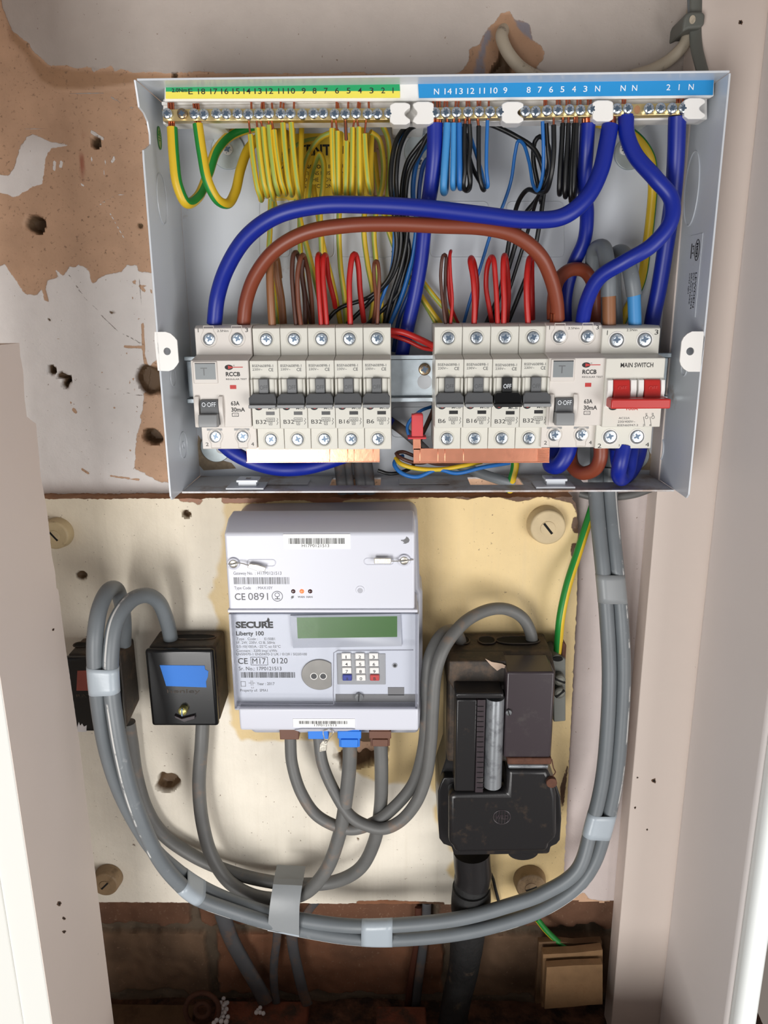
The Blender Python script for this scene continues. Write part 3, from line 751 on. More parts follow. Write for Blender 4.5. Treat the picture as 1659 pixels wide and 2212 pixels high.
# brown dust caught in the lower corners
for q in ([(428, 940), (440, 958), (448, 985), (470, 992), (500, 1000), (510, 1012), (440, 1016), (426, 1000)], [(1368, 1014), (1380, 1004), (1395, 996), (1402, 975), (1412, 990), (1412, 1016)]):
    b = MB(); b.prism(q, .25, 0, 'dust_tan'); b.build('dust_patch', bp)
# lid catches on the bottom edge
def catch(u0, u1, v):
    b = MB(); x0, x1 = at(u0, v, 46).x, at(u1, v, 46).x; w = x1-x0
    b.box(x0, x1, ZB+.0002, ZB+.0016, 47, 28, 'steel_white'); b.box(x0+w*.3, x0+w*.78, ZB+.0016, ZB+.0050, 42, 32, 'steel_white')
    b.box(x0+w*.26, x0+w*.82, ZB+.0046, ZB+.0062, 43, 30, 'steel_white'); b.box(x0+w*.48, x0+w*.6, ZB+.0061, ZB+.0066, 38, 35, 'steel_dusty')
    b.build('lid_catch', cu, bevel=.5)
catch(487, 569, 1040); catch(1158, 1243, 1042)
for (u0, u1) in ((575, 665), (862, 972)):
    x0, x1 = at(u0, 1036, 34).x, at(u1, 1036, 34).x
    MB().box(x0, x1, ZB+.0001, ZB+.0010, 32, 14, 'steel_dusty').build('knockout_plate', cu, bevel=.4)

# ---- screws
def screw_mesh(b, u, v, h, d, ang=0.4, head='screw_steel', rec='screw_recess', prot=1.2, x=None, z=None, kind='pozi'):
    c = at(u, v, h) if x is None else Vector((x, -h/1000, z)); r = d/2/ppm(u, v, h)/1000 if x is None else d/2000
    b.cyl(c.x, c.z, h, h-prot, r, head, n=24, dome=prot*.35)
    hh = h+prot*.37
    if kind == 'slot':
        dx, dz = math.cos(ang)*r*.93, math.sin(ang)*r*.93; nx_, nz_ = -math.sin(ang)*r*.16, math.cos(ang)*r*.16
        q = [(c.x-dx-nx_, c.z-dz-nz_), (c.x+dx-nx_, c.z+dz-nz_), (c.x+dx+nx_, c.z+dz+nz_), (c.x-dx+nx_, c.z-dz+nz_)]
        b.loft([Vector((a_, -(hh)/1000, z_)) for a_, z_ in q], [Vector((a_, -(h-.2)/1000, z_)) for a_, z_ in q], rec); return
    for k in range(2):
        a = ang+k*math.pi/2; L_ = .62 if k == 0 else .55
        dx, dz = math.cos(a)*r*L_, math.sin(a)*r*L_; nx_, nz_ = -math.sin(a)*r*.17, math.cos(a)*r*.17
        q = [(c.x-dx, c.z-dz), (c.x-nx_, c.z-nz_), (c.x+dx, c.z+dz), (c.x+nx_, c.z+nz_)]
        q = [(c.x-dx-nx_*.8, c.z-dz-nz_*.8), (c.x-nx_*1.5, c.z-nz_*1.5), (c.x+dx-nx_*.8, c.z+dz-nz_*.8), (c.x+dx+nx_*.8, c.z+dz+nz_*.8), (c.x+nx_*1.5, c.z+nz_*1.5), (c.x-dx+nx_*.8, c.z-dz+nz_*.8)]
        e_ = .02*k
        b.loft([Vector((a_, -(hh+e_)/1000, z_)) for a_, z_ in q], [Vector((a_, -(h-.2)/1000, z_)) for a_, z_ in q], rec)
    for k in range(4):
        a = ang+math.pi/4+k*math.pi/2; dx, dz = math.cos(a), math.sin(a); w = r*.035
        q = [(c.x+dx*r*.35-dz*w, c.z+dz*r*.35+dx*w), (c.x+dx*r*.85-dz*w, c.z+dz*r*.85+dx*w), (c.x+dx*r*.85+dz*w, c.z+dz*r*.85-dx*w), (c.x+dx*r*.35+dz*w, c.z+dz*r*.35-dx*w)]
        b.loft([Vector((a_, -(hh-.06)/1000, z_)) for a_, z_ in q], [Vector((a_, -(h-.2)/1000, z_)) for a_, z_ in q], rec)

# ---- fixing washers
for (u, v, d, lab, sc_) in ((492, 326, 74, 'round zinc washer with cross screw at the top left of the enclosure back', (491, 322)),
                         (908, 326, 70, 'round zinc washer behind the thick blue cable near the top middle', (905, 350)),
                         (1362, 330, 68, 'round zinc washer behind the thick blue cable at the top right', (1350, 322)),
                         (466, 966, 66, 'round zinc washer under the left residual current breaker', (478, 969)),
                         (1372, 985, 62, 'round zinc washer under the main switch at the bottom right', (1366, 972))):
    w = MB().disc(u, v, 2.2, .1, d, 'washer_zinc', n=40).build('fixing_washer', bevel=.4)
    tag(w, lab, 'washer', 'zinc washers holding the enclosure to the wall')
    b = MB(); screw_mesh(b, sc_[0], sc_[1], 3.4, 23, .5, 'plastic_white', 'screw_recess'); b.build('screw', w)

# ---- DIN rail
rx0, rx1 = at(400, 818, 30).x, at(1447, 818, 30).x
zr = [at(917, v, 30).z for v in (766, 777, 858, 869)]
b = MB(); b.box(rx0, rx1, zr[1], zr[0], 30, 29, 'zinc'); b.box(rx0, rx1, zr[3], zr[2], 30, 29, 'zinc')
b.box(rx0, rx1, zr[1], zr[1]+.001, 30, 23, 'zinc'); b.box(rx0, rx1, zr[2]-.001, zr[2], 30, 23, 'zinc'); b.box(rx0, rx1, zr[2], zr[1], 24, 23, 'zinc')
for x0 in (rx0+.004, rx1-.02): b.box(x0, x0+.016, zr[2]+.002, zr[1]-.002, 23, 0, 'zinc')
rail = tag(b.build('din_rail', bevel=.5), 'zinc mounting rail running behind all the breakers', 'rail')
b = MB(); b.disc(917, 825, 24.5, 23, 31, 'steel_white', n=32); b.build('slot_hole', rail)
b = MB(); screw_mesh(b, 917, 798, 26, 26, .3, 'screw_brown', 'screw_recess', prot=2); b.build('screw', rail)

# ================================================================== BREAKERS
zf = lambda v, h, u=880: at(u, v, h).z
def profile_body(b, x0, x1, m, v=(703, 766, 777, 925, 970), hs=(55, 70), hb=14, cham=3.5, mtop=None):
    h1, h2 = hs; z0 = zf(v[0], h1); z1 = zf(v[1], h1); z2 = zf(v[2], h2); z3 = zf(v[3], h2); z4 = zf(v[4], h1)
    P = [(hb, z0+.0006), (h1-cham, z0+.0006), (h1, z0-.0012), (h1, z1), (h2, z2), (h2, z3), (h1, z3), (h1, z4), (hb, z4)]
    A = [Vector((x0, -h/1000, z)) for h, z in P]; B = [Vector((x1, -h/1000, z)) for h, z in P]
    b.loft(A, B, m)
    return z0, z1, z2, z3, z4
def cup(b, x, z, h, r, m):
    """raised rim round a terminal screw"""
    n = 28
    P = [Vector((x+r*math.cos(2*math.pi*i/n), -h/1000, z+r*math.sin(2*math.pi*i/n))) for i in range(n)]
    b.tube(P, .00045, m, n=6, closed=True)
def recess(b, x, z, h, r): b.cyl(x, z, h+.06, h-.5, r, 'toggle_grey_light', n=28)

def mcb(x0, x1, xb0, rating, label, tog='toggle_grey', ang=0.3, dz=0.0):
    """x0,x1 = world edges of the module; text height shift dz in px"""
    w = x1-x0; g = .00012; t = thing('circuit_breaker', label, 'circuit breaker', ((x0+x1)/2, -.030, zf(970, 55)), 'miniature circuit breakers on the rail')
    b = MB(); z0, z1, z2, z3, z4 = profile_body(b, x0+g, x1-g, 'plastic_device'); 
    X = lambda a: x0+w*a
    xm = X(.5); 
    zt_, zb_ = zf(731, 55), zf(948, 55)
    b.build('body', t, bevel=.35)
    for zc in (zt_, zb_): b = MB(); cup(b, xm, zc, 55.1, .0046, 'plastic_device'); b.build('terminal_collar', t)
    for k, zc in enumerate((zt_, zb_)):
        b = MB(); b.cyl(xm, zc, 55.12, 54.6, .0040, 'toggle_grey', n=28)
        screw_mesh(b, 880, 731, 55.7, 6.9, ang+k*.9+random.uniform(-.4, .4), x=xm+.0002, z=zc+.0002, prot=.5); b.build('terminal_screw', t)
    # front shroud round the toggle
    zA, zB, zC, zD = zf(816, 70), zf(848, 72), zf(852, 72), zf(870, 72)
    b = MB()
    b.box(X(.03), X(.11), zD, zA, 73.5, 69.5, 'plastic_device'); b.box(X(.89), X(.97), zD, zA, 73.5, 69.5, 'plastic_device')
    b.box(X(.11), X(.33), zC-.002, zA, 71.6, 69.5, 'plastic_device'); b.box(X(.67), X(.89), zC-.002, zA, 71.6, 69.5, 'plastic_device')
    b.build('toggle_shroud', t, bevel=.5)
    b = MB()
    b.box(X(.33), X(.67), zC-.003, zA+.0002, 74, 69.5, tog)
    A = [(X(.12), zf(849, 76)), (X(.88), zf(849, 76)), (X(.97), zf(857, 78)), (X(.97), zf(874, 82)), (X(.02), zf(874, 82)), (X(.02), zf(857, 78))]
    b.loft([Vector((x, -(.076 if i < 2 else .080), z)) for i, (x, z) in enumerate(A)], [Vector((x, -.0705, z)) for x, z in A], tog)
    b.box(X(.02), X(.97), zf(880.5, 82), zf(873, 82), 82.5, 72, tog if tog == 'toggle_black' else 'toggle_grey_light')
    tg = b.build('toggle', t, bevel=.4)
    b = MB(); 
    b.text3('OFF', (X(.37), -.07405, zf(840, 74)), (1, 0, 0), (0, 0, 1), w*.27, .0026, 'ink_white' if tog == 'toggle_black' else 'ink_faint'); b.build('toggle_lettering', tg)
    # printing
    b = MB(); h = 70.08
    def T(s, a0, a1, vt, vb, m='ink_faint', bold=0):
        b.text3(s, (X(a0), -h/1000, zf(vb+dz, 70)), (1, 0, 0), (0, 0, 1), w*(a1-a0), zf(vt, 70)-zf(vb, 70), m, bold)
    T('BSEN60898-1', .1, .84, 785.5, 791); T('230V~', .1, .45, 793.5, 798.5); T('CE', .67, .84, 793.5, 800, bold=.01)
    T('MCB', .60, .92, 878, 883, bold=.01)
    T(rating, .13, .13+.115*len(rating)+.03, 905.5, 914, 'ink_black')
    T('6000', .54, .78, 903, 907.5); T('3', .62, .68, 910.5, 915)
    def frame(a0, a1, va, vb):
        z_a, z_b = zf(va+dz, 70), zf(vb+dz, 70); q = .00012
        b.box(X(a0), X(a1), z_a-q, z_a+q, h, 69.9, 'ink_faint'); b.box(X(a0), X(a1), z_b-q, z_b+q, h, 69.9, 'ink_faint')
        b.box(X(a0)-q, X(a0)+q, z_b, z_a, h, 69.9, 'ink_faint'); b.box(X(a1)-q, X(a1)+q, z_b, z_a, h, 69.9, 'ink_faint')
    frame(.51, .81, 901.5, 909); frame(.60, .71, 909, 916.5)
    b.tube([Vector((X(.90), -h/1000, zf(902, 70))), Vector((X(.93), -h/1000, zf(905, 70))), Vector((X(.88), -h/1000, zf(908, 70))), Vector((X(.93), -h/1000, zf(911, 70))), Vector((X(.88), -h/1000, zf(916, 70)))], .00014, 'ink_faint', n=5)
    b.cyl(X(.25), zf(877, 70), h, 69.9, .0027, 'ink_black', n=24, squash=.85); b.cyl(X(.27), zf(877, 70), h+.03, 69.9, .0014, 'ink_red', n=18)
    b.build('printed_marking', t)
    b = MB(); b.box(X(.51), X(.82), zf(895+dz, 70), zf(887.5+dz, 70), 70.1, 69.5, 'toggle_black'); b.build('indicator_window', t)
    return t

gx0, gx1 = at(545.5, 735, 55).x, at(844.2, 735, 55).x; pw = (gx1-gx0)/5
L1 = [('B32', 'breaker marked B32, first from the left in the left bank'), ('B32', 'breaker marked B32, second from the left in the left bank'), ('B32', 'breaker marked B32 in the middle of the left bank, under two red wires'),
      ('B16', 'grey toggle breaker marked B16 in the left bank'), ('B6', 'breaker marked B6 at the right end of the left bank')]
for i, (r_, lab) in enumerate(L1): mcb(gx0+pw*i, gx0+pw*(i+1), 0, r_, lab, ang=.3+i)
hx0, hx1 = at(938, 735, 55).x, at(1181.5, 735, 55).x; pw2 = (hx1-hx0)/4
L2 = [('B6', 'breaker marked B6 at the left end of the right bank'), ('B16', 'breaker marked B16 in the right bank, left of the black toggle one'), ('B32', 'breaker marked B32 with a black toggle'), ('B32', 'grey toggle breaker marked B32 between the black toggle one and the right residual current breaker')]
for i, (r_, lab) in enumerate(L2): mcb(hx0+pw2*i, hx0+pw2*(i+1), 0, r_, lab, 'toggle_black' if i == 2 else 'toggle_grey', ang=.9+i, dz=1.6 if i == 2 else 0)

def key_plate(b, x, z, h, r, up, m):
    """screw recess of the residual current breakers: a disc with a straight tab"""
    q = []
    for i in range(21):
        a = math.radians(-215 + 250*i/20) if up else math.radians(-35+250*i/20)
        q.append((x+r*math.cos(a), z+r*math.sin(a)))
    s = 1 if up else -1
    q = [(x+r*math.cos(math.radians(a)), z+s*r*math.sin(math.radians(a))) for a in range(-215, 36, 12)]
    q += [(x+r*.62, z+s*r*.95), (x+r*.62, z+s*r*1.55), (x-r*.62, z+s*r*1.55), (x-r*.62, z+s*r*.95)]
    if not up: q = q[::-1]
    b.tube([Vector((a_, -h/1000, z_)) for a_, z_ in q], .0003, m, n=6, closed=True)

def rccb(e, label):
    """e: pixel edges (top0, top1, mid0, mid1, low0, low1)"""
    hT, hM = 57, 72
    xt0, xt1 = at(e[0], 735, hT).x, at(e[1], 735, hT).x; xm0, xm1 = at(e[2], 780, hM).x, at(e[3], 780, hM).x
    X0 = (xt0+at(e[4], 945, hT).x)/2; X1 = (xt1+at(e[5], 945, hT).x)/2
    t = thing('residual_current_breaker', label, 'circuit breaker', ((xt0+xt1)/2, -.030, zf(968, hT)), 'two-pole residual current breakers')
    b = MB(); profile_body(b, X0, X1, 'plastic_rccb', v=(702, 764, 776, 921, 968), hs=(hT, hM), hb=14); b.build('body', t, bevel=.4)
    XT = lambda a: X0+(X1-X0)*a; X = XT; W = X1-X0
    h = hT+.05
    for a in (.25, .75):
        b = MB(); key_plate(b, XT(a), zf(729, hT), h, .0052, True, 'plastic_rccb'); b.build('terminal_collar', t)
        b = MB(); key_plate(b, XT(a), zf(941, hT), h, .0050, False, 'plastic_rccb'); b.build('terminal_collar', t)
    k = 0
    for a in (.25, .75):
        for vv in (729, 941):
            b = MB(); b.cyl(XT(a)-.0004, zf(vv, hT)-.0004, hT+.1, hT-.2, .0037, 'toggle_grey', n=26)
            screw_mesh(b, 0, 0, hT+.9, 6.9, random.uniform(0, 1.4), x=XT(a)+.0003, z=zf(vv, hT)+.0002, prot=.8); b.build('terminal_screw', t)
    for a in (.10, .60): b = MB(); b.box(XT(a), XT(a+.28), zf(928, hT), zf(923.5, hT), hT+.08, hT-1, 'toggle_grey_light'); b.build('release_slot', t)
    # test button with its frame
    b = MB(); b.box(X(.035), X(.46), zf(826, hM), zf(777.5, hM), hM+1.0, hM-.3, 'plastic_rccb'); fr = b.build('button_frame', t, bevel=.6)
    b = MB(); b.box(X(.075), X(.43), zf(817, hM+1), zf(782, hM+1), hM+1.1, hM+.2, 'button_grey'); b.box(X(.075), X(.43), zf(783.2, hM+1), zf(781, hM+1), hM+1.14, hM+.2, 'toggle_black'); bt = b.build('test_button', t, bevel=0)
    b = MB(); b.text3('T', (X(.17), -(hM+1.15)/1000, zf(808, hM)), (1, 0, 0), (0, 0, 1), .0042, .0048, 'toggle_grey'); b.build('button_lettering', bt)
    # toggle
    for a in (.035, .455):
        b = MB()
        P = [(hM-.2, zf(921, hM)), (hM-.2, zf(852, hM)), (hM+2, zf(853, hM)), (hM+3.6, zf(868, hM)), (hM+3.2, zf(890, hM)), (hM+1.5, zf(910, hM)), (hM+.4, zf(921, hM))]
        A = [Vector((X(a), -q[0]/1000, q[1])) for q in P]; b.loft(A, [p+Vector((W*.075, 0, 0)) for p in A], 'plastic_rccb')
        b.build('toggle_guard', t, bevel=.8, seg=3)
    b = MB()
    P = [(hM-.2, zf(860, hM)), (hM+2.2, zf(861, hM)), (hM+3.4, zf(872, hM)), (hM+3.6, zf(893, hM)), (hM-.2, zf(897, hM))]
    A = [Vector((X(.135), -q[0]/1000, q[1])) for q in P]; b.loft(A, [p+Vector((W*.315, 0, 0)) for p in A], 'toggle_grey')
    P = [(hM-.2, zf(892, hM+5)), (hM+4.5, zf(892, hM+5)), (hM+8, zf(894, hM+8)), (hM+9.5, zf(912, hM+9)), (hM+9.2, zf(921, hM+9)), (hM+4, zf(921, hM+6)), (hM-.2, zf(915, hM))]
    A = [Vector((X(.125), -q[0]/1000, q[1])) for q in P]; b.loft(A, [p+Vector((W*.325, 0, 0)) for p in A], 'toggle_grey_light')
    tg = b.build('toggle', t, bevel=.4)
    b = MB(); b.text3('O·OFF', (X(.17), -(hM+3.75)/1000, zf(876.5, hM+3.6)), (1, 0, 0), (0, 0, 1), W*.245, .0028, 'ink_white'); b.build('toggle_lettering', tg)
    # printing
    b = MB(); h = hM+.1
    def T(s, a0, a1, vt, vb, m='ink_black', bold=0, hh=h, ref=hM): b.text3(s, (X(a0), -hh/1000, zf(vb, ref)), (1, 0, 0), (0, 0, 1), W*(a1-a0), zf(vt, ref)-zf(vb, ref), m, bold)
    T('RCCB', .60, .85, 801.5, 810, bold=.03); T('REGULAR TEST', .60, .965, 815, 818.5); T('63A', .66, .81, 865, 873.5, bold=.02); T('30mA', .66, .90, 878.5, 887, bold=.02); T('~', .70, .76, 892.5, 895.5, bold=.03)
    q = .00014
    for (a0, a1, va, vb) in ((.67, .78, 890.5, 897.5),):
        za, zb = zf(va, hM), zf(vb, hM)
        b.box(X(a0), X(a1), za-q, za+q, h, hM, 'ink_black'); b.box(X(a0), X(a1), zb-q, zb+q, h, hM, 'ink_black'); b.box(X(a0)-q, X(a0)+q, zb, za, h, hM, 'ink_black'); b.box(X(a1)-q, X(a1)+q, zb, za, h, hM, 'ink_black')
    zc = zf(791, hM); c = Vector((X(.66), 0, zc))
    b.cyl(c.x, c.z, h, hM-.1, .0026, 'ink_black', n=28, squash=.62)
    b.poly([Vector((c.x-.0005, -(h+.03)/1000, c.z+.0011)), Vector((c.x+.0034, -(h+.03)/1000, c.z)), Vector((c.x-.0005, -(h+.03)/1000, c.z-.0011))], 'ink_red')
    b.box(c.x+.003, c.x+.0088, zc-.0002, zc+.0003, h, hM-.1, 'ink_red')
    T('®', .735, .765, 786, 789, 'ink_grey')
    b.build('printed_marking', t)
    for s, a0, a1, vt, vb in (('1', .060, .070, 706, 714.5), ('3', .90, .95, 706, 714.5), ('2', .06, .115, 954, 961.5), ('4', .90, .95, 954, 961.5), ('2.5Nm', .40, .60, 709.5, 714)):
        b = MB(); b.text3(s, (X(a0), -(hT+.1)/1000, zf(vb, hT)), (1, 0, 0), (0, 0, 1), W*(a1-a0), zf(vt, hT)-zf(vb, hT), 'ink_black'); b.build('terminal_marking', t)
    b = MB(); b.box(X(.66), X(.77), zf(838, hM), zf(829.5, hM), hM+.1, hM-1, 'ink_red'); b.build('indicator_window', t)
    return t
rccb((420, 543, 412, 541, 438, 554), 'wide residual current breaker at the left end of the rail')
rccb((1182, 1299.5, 1184, 1308, 1165, 1283), 'wide residual current breaker left of the main switch')

# ---- main switch
hT, hM = 60, 74
X0 = (at(1302, 740, hT).x+at(1283, 950, hT).x)/2; X1 = (at(1427, 740, hT).x+at(1405, 950, hT).x)/2; W = X1-X0; X = lambda a: X0+W*a
t = thing('main_switch', 'double pole main switch with joined red toggles at the right end', 'switch', ((X0+X1)/2, -.03, zf(971, hT)))
b = MB(); profile_body(b, X0, X1, 'plastic_device', v=(709, 768, 777, 925, 971), hs=(hT, hM)); b.build('body', t, bevel=.5)
for a in (.26, .74):
    for vv in (738, 946): b = MB(); cup(b, X(a), zf(vv, hT), hT+.1, .0050, 'plastic_white'); b.build('terminal_collar', t)
for a in (.26, .74):
    for vv in (738, 946):
        b = MB(); b.cyl(X(a), zf(vv, hT), hT+.12, hT-.3, .0045, 'toggle_grey', n=28); screw_mesh(b, 0, 0, hT+.5, 7.4, random.uniform(0, 1.5), x=X(a), z=zf(vv, hT)+.0003, prot=.4); b.build('terminal_screw', t)
for a0, a1 in ((.03, .12), (.42, .52), (.55, .64), (.93, .995)):
    b = MB()
    P = [(hM-.2, zf(882, hM)), (hM-.2, zf(820, hM)), (hM+3.0, zf(824, hM+3)), (hM+4.2, zf(845, hM+4)), (hM+3.2, zf(866, hM+3)), (hM+.4, zf(882, hM))]
    A = [Vector((X(a0), -q[0]/1000, q[1])) for q in P]; b.loft(A, [p+Vector((W*(a1-a0), 0, 0)) for p in A], 'plastic_white')
    b.build('toggle_guard', t, bevel=.6, seg=3)
b = MB()
for a0, a1 in ((.13, .41), (.65, .92)):
    P = [(hM-.2, zf(822, hM)), (hM+2.5, zf(823, hM+2.5)), (hM+4.5, zf(845, hM+4)), (hM+6, zf(866, hM+6)), (hM-.2, zf(875, hM))]
    A = [Vector((X(a0), -q[0]/1000, q[1])) for q in P]; b.loft(A, [p+Vector((W*(a1-a0), 0, 0)) for p in A], 'toggle_red')
b.box(X(.03), X(1.02), zf(886, 88), zf(865, 88), 88, 76, 'toggle_red')
tg = b.build('toggle', t, bevel=.9, seg=3)
b = MB()
for a0, a1 in ((.2, .35), (.72, .87)): b.text3('OFF', (X(a0), -(hM+4.35)/1000, zf(845, hM+4.2)), (1, 0, 0), (0, 0, 1), W*(a1-a0), .0022, 'ink_red')
b.build('toggle_lettering', tg)
b = MB(); h = hM+.1
def T(s, a0, a1, vt, vb, m='ink_black', bold=0, hh=h, ref=hM): b.text3(s, (X(a0), -hh/1000, zf(vb, ref)), (1, 0, 0), (0, 0, 1), W*(a1-a0), zf(vt, ref)-zf(vb, ref), m, bold)
T('MAIN SWITCH', .25, .80, 787, 796.5, bold=.015); T('AC22A', .28, .47, 903.5, 907.5, 'ink_faint'); T('230/400V~', .27, .57, 911, 915.5, 'ink_faint'); T('BSEN60947-3', .265, .62, 919, 923, 'ink_faint'); T('100A', .40, .60, 882, 888.5, 'ink_red', .02)
for a, s1, s2 in ((.74, '1', '2'), (.85, '3', '4')):
    T(s1, a-(.006 if s1 == '1' else .012), a+(-.001 if s1 == '1' else .005), 895, 899, 'ink_faint'); T(s2, a-.035, a-.012, 919, 923.5, 'ink_faint')
    b.tube([Vector((X(a-.035), -h/1000, zf(903, hM))), Vector((X(a), -h/1000, zf(923, hM)))], .00013, 'ink_faint', n=5)
    b.tube([Vector((X(a+.018)+.0009*math.cos(q), -h/1000, zf(904, hM)+.0009*math.sin(q))) for q in [2*math.pi*i/14 for i in range(14)]], .00012, 'ink_faint', n=5, closed=True)
    b.box(X(a+.012), X(a+.020), zf(902, hM), zf(895, hM), h, hM-.1, 'ink_faint')
b.cyl(X(.17), zf(882, hM), h, hM-.1, .0028, 'ink_black', n=22, squash=.7)
b.build('printed_marking', t)
for s, a0, a1, vt, vb in (('1', .085, .097, 717, 727), ('3', .90, .965, 716.5, 726.5), ('2', .05, .115, 960.5, 969.5), ('4', .90, .965, 958.5, 967), ('2.5Nm', .42, .60, 714, 719), ('2.5Nm', .42, .60, 962, 966)):
    b = MB(); b.text3(s, (X(a0), -(hT+.1)/1000, zf(vb, hT)), (1, 0, 0), (0, 0, 1), W*(a1-a0), zf(vt, hT)-zf(vb, hT), 'ink_black'); b.build('terminal_marking', t)

# ---- copper busbars
def creases(b, us, v0, v1, h):
    for u in us: P = [at(u, v0, h), at(u, v1, h)]; b.tube([Vector((p.x, -h/1000, p.z)) for p in P], .0003, 'copper', n=6)
b = MB(); b.rect(532, 940, 820, 999, 51, 49.5, 'copper'); b.rect(532, 997, 820, 999.5, 51.3, 49, 'copper')
for i in range(10): z = zf(969+i*3.0, 51); b.box(at(533, 980, 51).x, at(557, 980, 51).x, z-.00025, z+.00025, 51.35, 50.5, 'copper')
creases(b, (712, 751, 765, 806), 968, 998, 51)
tag(b.build('copper_busbar', bevel=.25), 'flat copper bar below the left bank of breakers', 'busbar', 'comb busbars feeding the breakers')
b = MB(); b.rect(893, 968, 1187, 1000, 51, 49.5, 'copper'); b.rect(893, 998, 1187, 1000.5, 51.3, 49, 'copper'); b.rect(892, 948, 909, 972, 51, 49.5, 'copper')
for i in range(10): z = zf(973+i*2.7, 51); b.box(at(1161, 985, 51).x, at(1186, 985, 51).x, z-.00025, z+.00025, 51.35, 50.5, 'copper')
creases(b, (907, 946, 961, 1001), 970, 999, 51)
tag(b.build('copper_busbar', bevel=.25), 'flat copper bar below the right bank, its free tab under a red cap', 'busbar', 'comb busbars feeding the breakers')
b = MB(); b.rect(889, 896, 914, 948, 54, 46.5, 'red_cap'); b.rect(881, 944.5, 921, 949, 55.5, 45, 'red_cap'); b.prism([(900, 894), (912, 894), (914, 897), (889, 897)], 54, 47, 'red_cap')
tag(b.build('busbar_cap', bevel=.5), 'small red plastic cap pushed on the free tab of the copper bar', 'cap')

# ================================================================== TERMINAL BARS AND LABELS
bh = thing('bar_holder', 'white plastic holder with numbered green, yellow and blue strips along the top', 'terminal holder', (CX, -.03, zf(262, 50)))
b = MB(); b.prism([(352, 214), (1528, 204), (1528, 258), (352, 268)], 54, 40, 'plastic_white'); b.box(at(352, 240, 54).x, at(1528, 240, 54).x, zf(222, 54), zf(214, 54), 56, 30, 'plastic_white')
for x in (XL+.02, XRr-.05, CX-.01): b.box(x, x+.02, zf(262, 48), zf(215, 48), 48, 0, 'plastic_white')
b.build('back_rail', bh, bevel=.5)
b = MB(); b.prism([(356, 181), (865, 178), (866, 180), (1543, 171), (1542, 207), (1535, 211), (905, 218), (865, 218), (355, 219)], 60.5, 57.5, 'plastic_white'); b.build('label_carrier', bh, bevel=.4)
HLb = 61.2
b = MB(); b.prism([(358, 181), (863, 179), (864, 196.5), (358, 198)], HLb, 60.4, 'label_green'); b.prism([(358, 198), (864, 196.5), (864, 211), (358, 213)], HLb, 60.4, 'label_yellow'); ls = b.build('label_strip', bh)
b = MB()
b.text('2.0Nm', 371, 404, 191, 199, HLb+.1, 'ink_black', bold=.02)
def num(s, u, vt, vb, m): w = {'1': 2.0, 'N': 11, 'E': 9.5}.get(s, 8.5 if len(s) == 1 else (15.5 if s != '11' else 12)); b.text(s, u-w/2, u+w/2, vt, vb, HLb+.1, m, bold=.006)
for i, (s, u) in enumerate((('E', 411.5), ('18', 435.5), ('17', 462), ('16', 485.5), ('15', 510), ('14', 533.5), ('13', 557.5), ('12', 582), ('11', 607), ('10', 629.5), ('9', 656), ('8', 679.5), ('7', 704), ('6', 728), ('5', 753), ('4', 777.5), ('3', 802.5), ('2', 827.5), ('1', 849))):
    k = (u-411)/438*2.3; num(s, u, 191.5-k, 203.5-k, 'ink_black')
b.build('strip_lettering', ls)
b = MB(); b.prism([(903, 177.5), (1542, 170), (1540, 205), (905, 211.5)], HLb, 60.4, 'label_blue'); ls = b.build('label_strip', bh)
b = MB()
for s, u in (('N', 943), ('14', 968), ('13', 992), ('12', 1017), ('11', 1041.5), ('10', 1067), ('9', 1091.5), ('8', 1142), ('7', 1166), ('6', 1190.5), ('5', 1215), ('4', 1240), ('3', 1264.5), ('N', 1291), ('N', 1346), ('N', 1371), ('2', 1444), ('1', 1467), ('N', 1493)):
    k = (u-943)/550*10; num(s, u, 191.5-k, 204-k, 'ink_white')
b.build('strip_lettering', ls)
def clip(u0, u1, v0, v1, bite='rl'):
    w, hh = u1-u0, v1-v0; q = []
    top = [(u0+w*.1, v0+3), (u0+w*.25, v0), (u1-w*.25, v0), (u1-w*.1, v0+2), (u1, v0+5), (u1, v0+hh*.24)]
    q += top
    if 'r' in bite: q += [(u1-w*.28*math.sin(math.pi*i/8), v0+hh*(.24+.52*i/8)) for i in range(1, 8)]
    q += [(u1, v1-hh*.24), (u1, v1-5), (u1-w*.2, v1), (u0+w*.2, v1), (u0, v1-6)]
    if 'l' in bite: q += [(u0+w*.22*math.sin(math.pi*i/8), v1-hh*(.24+.52*i/8)) for i in range(1, 8)]
    q += [(u0, v0+6)]
    MB().prism(q, 66, 54, 'plastic_white').build('end_clip', bh, bevel=.5)
clip(842, 886, 221, 269, 'r'); clip(891, 937, 219, 268, 'l'); clip(1084, 1131, 219, 266, 'r'); clip(1280, 1325, 216, 262, ''); clip(1478, 1524, 211, 257, 'r')
def bar(name, lab, px, screws, sv, skip=None, grp='brass neutral bars along the top'):
    b = MB(); b.prism(px, 63, 56, 'brass')
    o = tag(b.build(name, bevel=.4), lab, 'terminal bar', grp if grp else None)
    u0s, u1s = px[0][0], px[1][0]
    for i, u in enumerate(screws):
        b = MB(); k = (u-screws[0])/max(1, screws[-1]-screws[0]); v = sv[0]+(sv[1]-sv[0])*k + random.uniform(-1, 1)
        screw_mesh(b, u, v, 65.2, 21.5, random.uniform(0, 1.5), 'screw_brown' if (name == 'earth_bar' and i == 1) else 'screw_steel', 'screw_recess', prot=2.2); b.build('terminal_screw', o)
    return o
bar('earth_bar', 'long brass earth bar under the green and yellow strip', [(350, 236), (850, 233.5), (850, 259), (352, 262)], [361, 393, 419, 440, 467, 488.5, 513, 536, 559, 581, 606, 627.5, 653, 677, 698, 722.5, 745.6, 769, 794, 815.5, 840], (246, 245), grp=None)
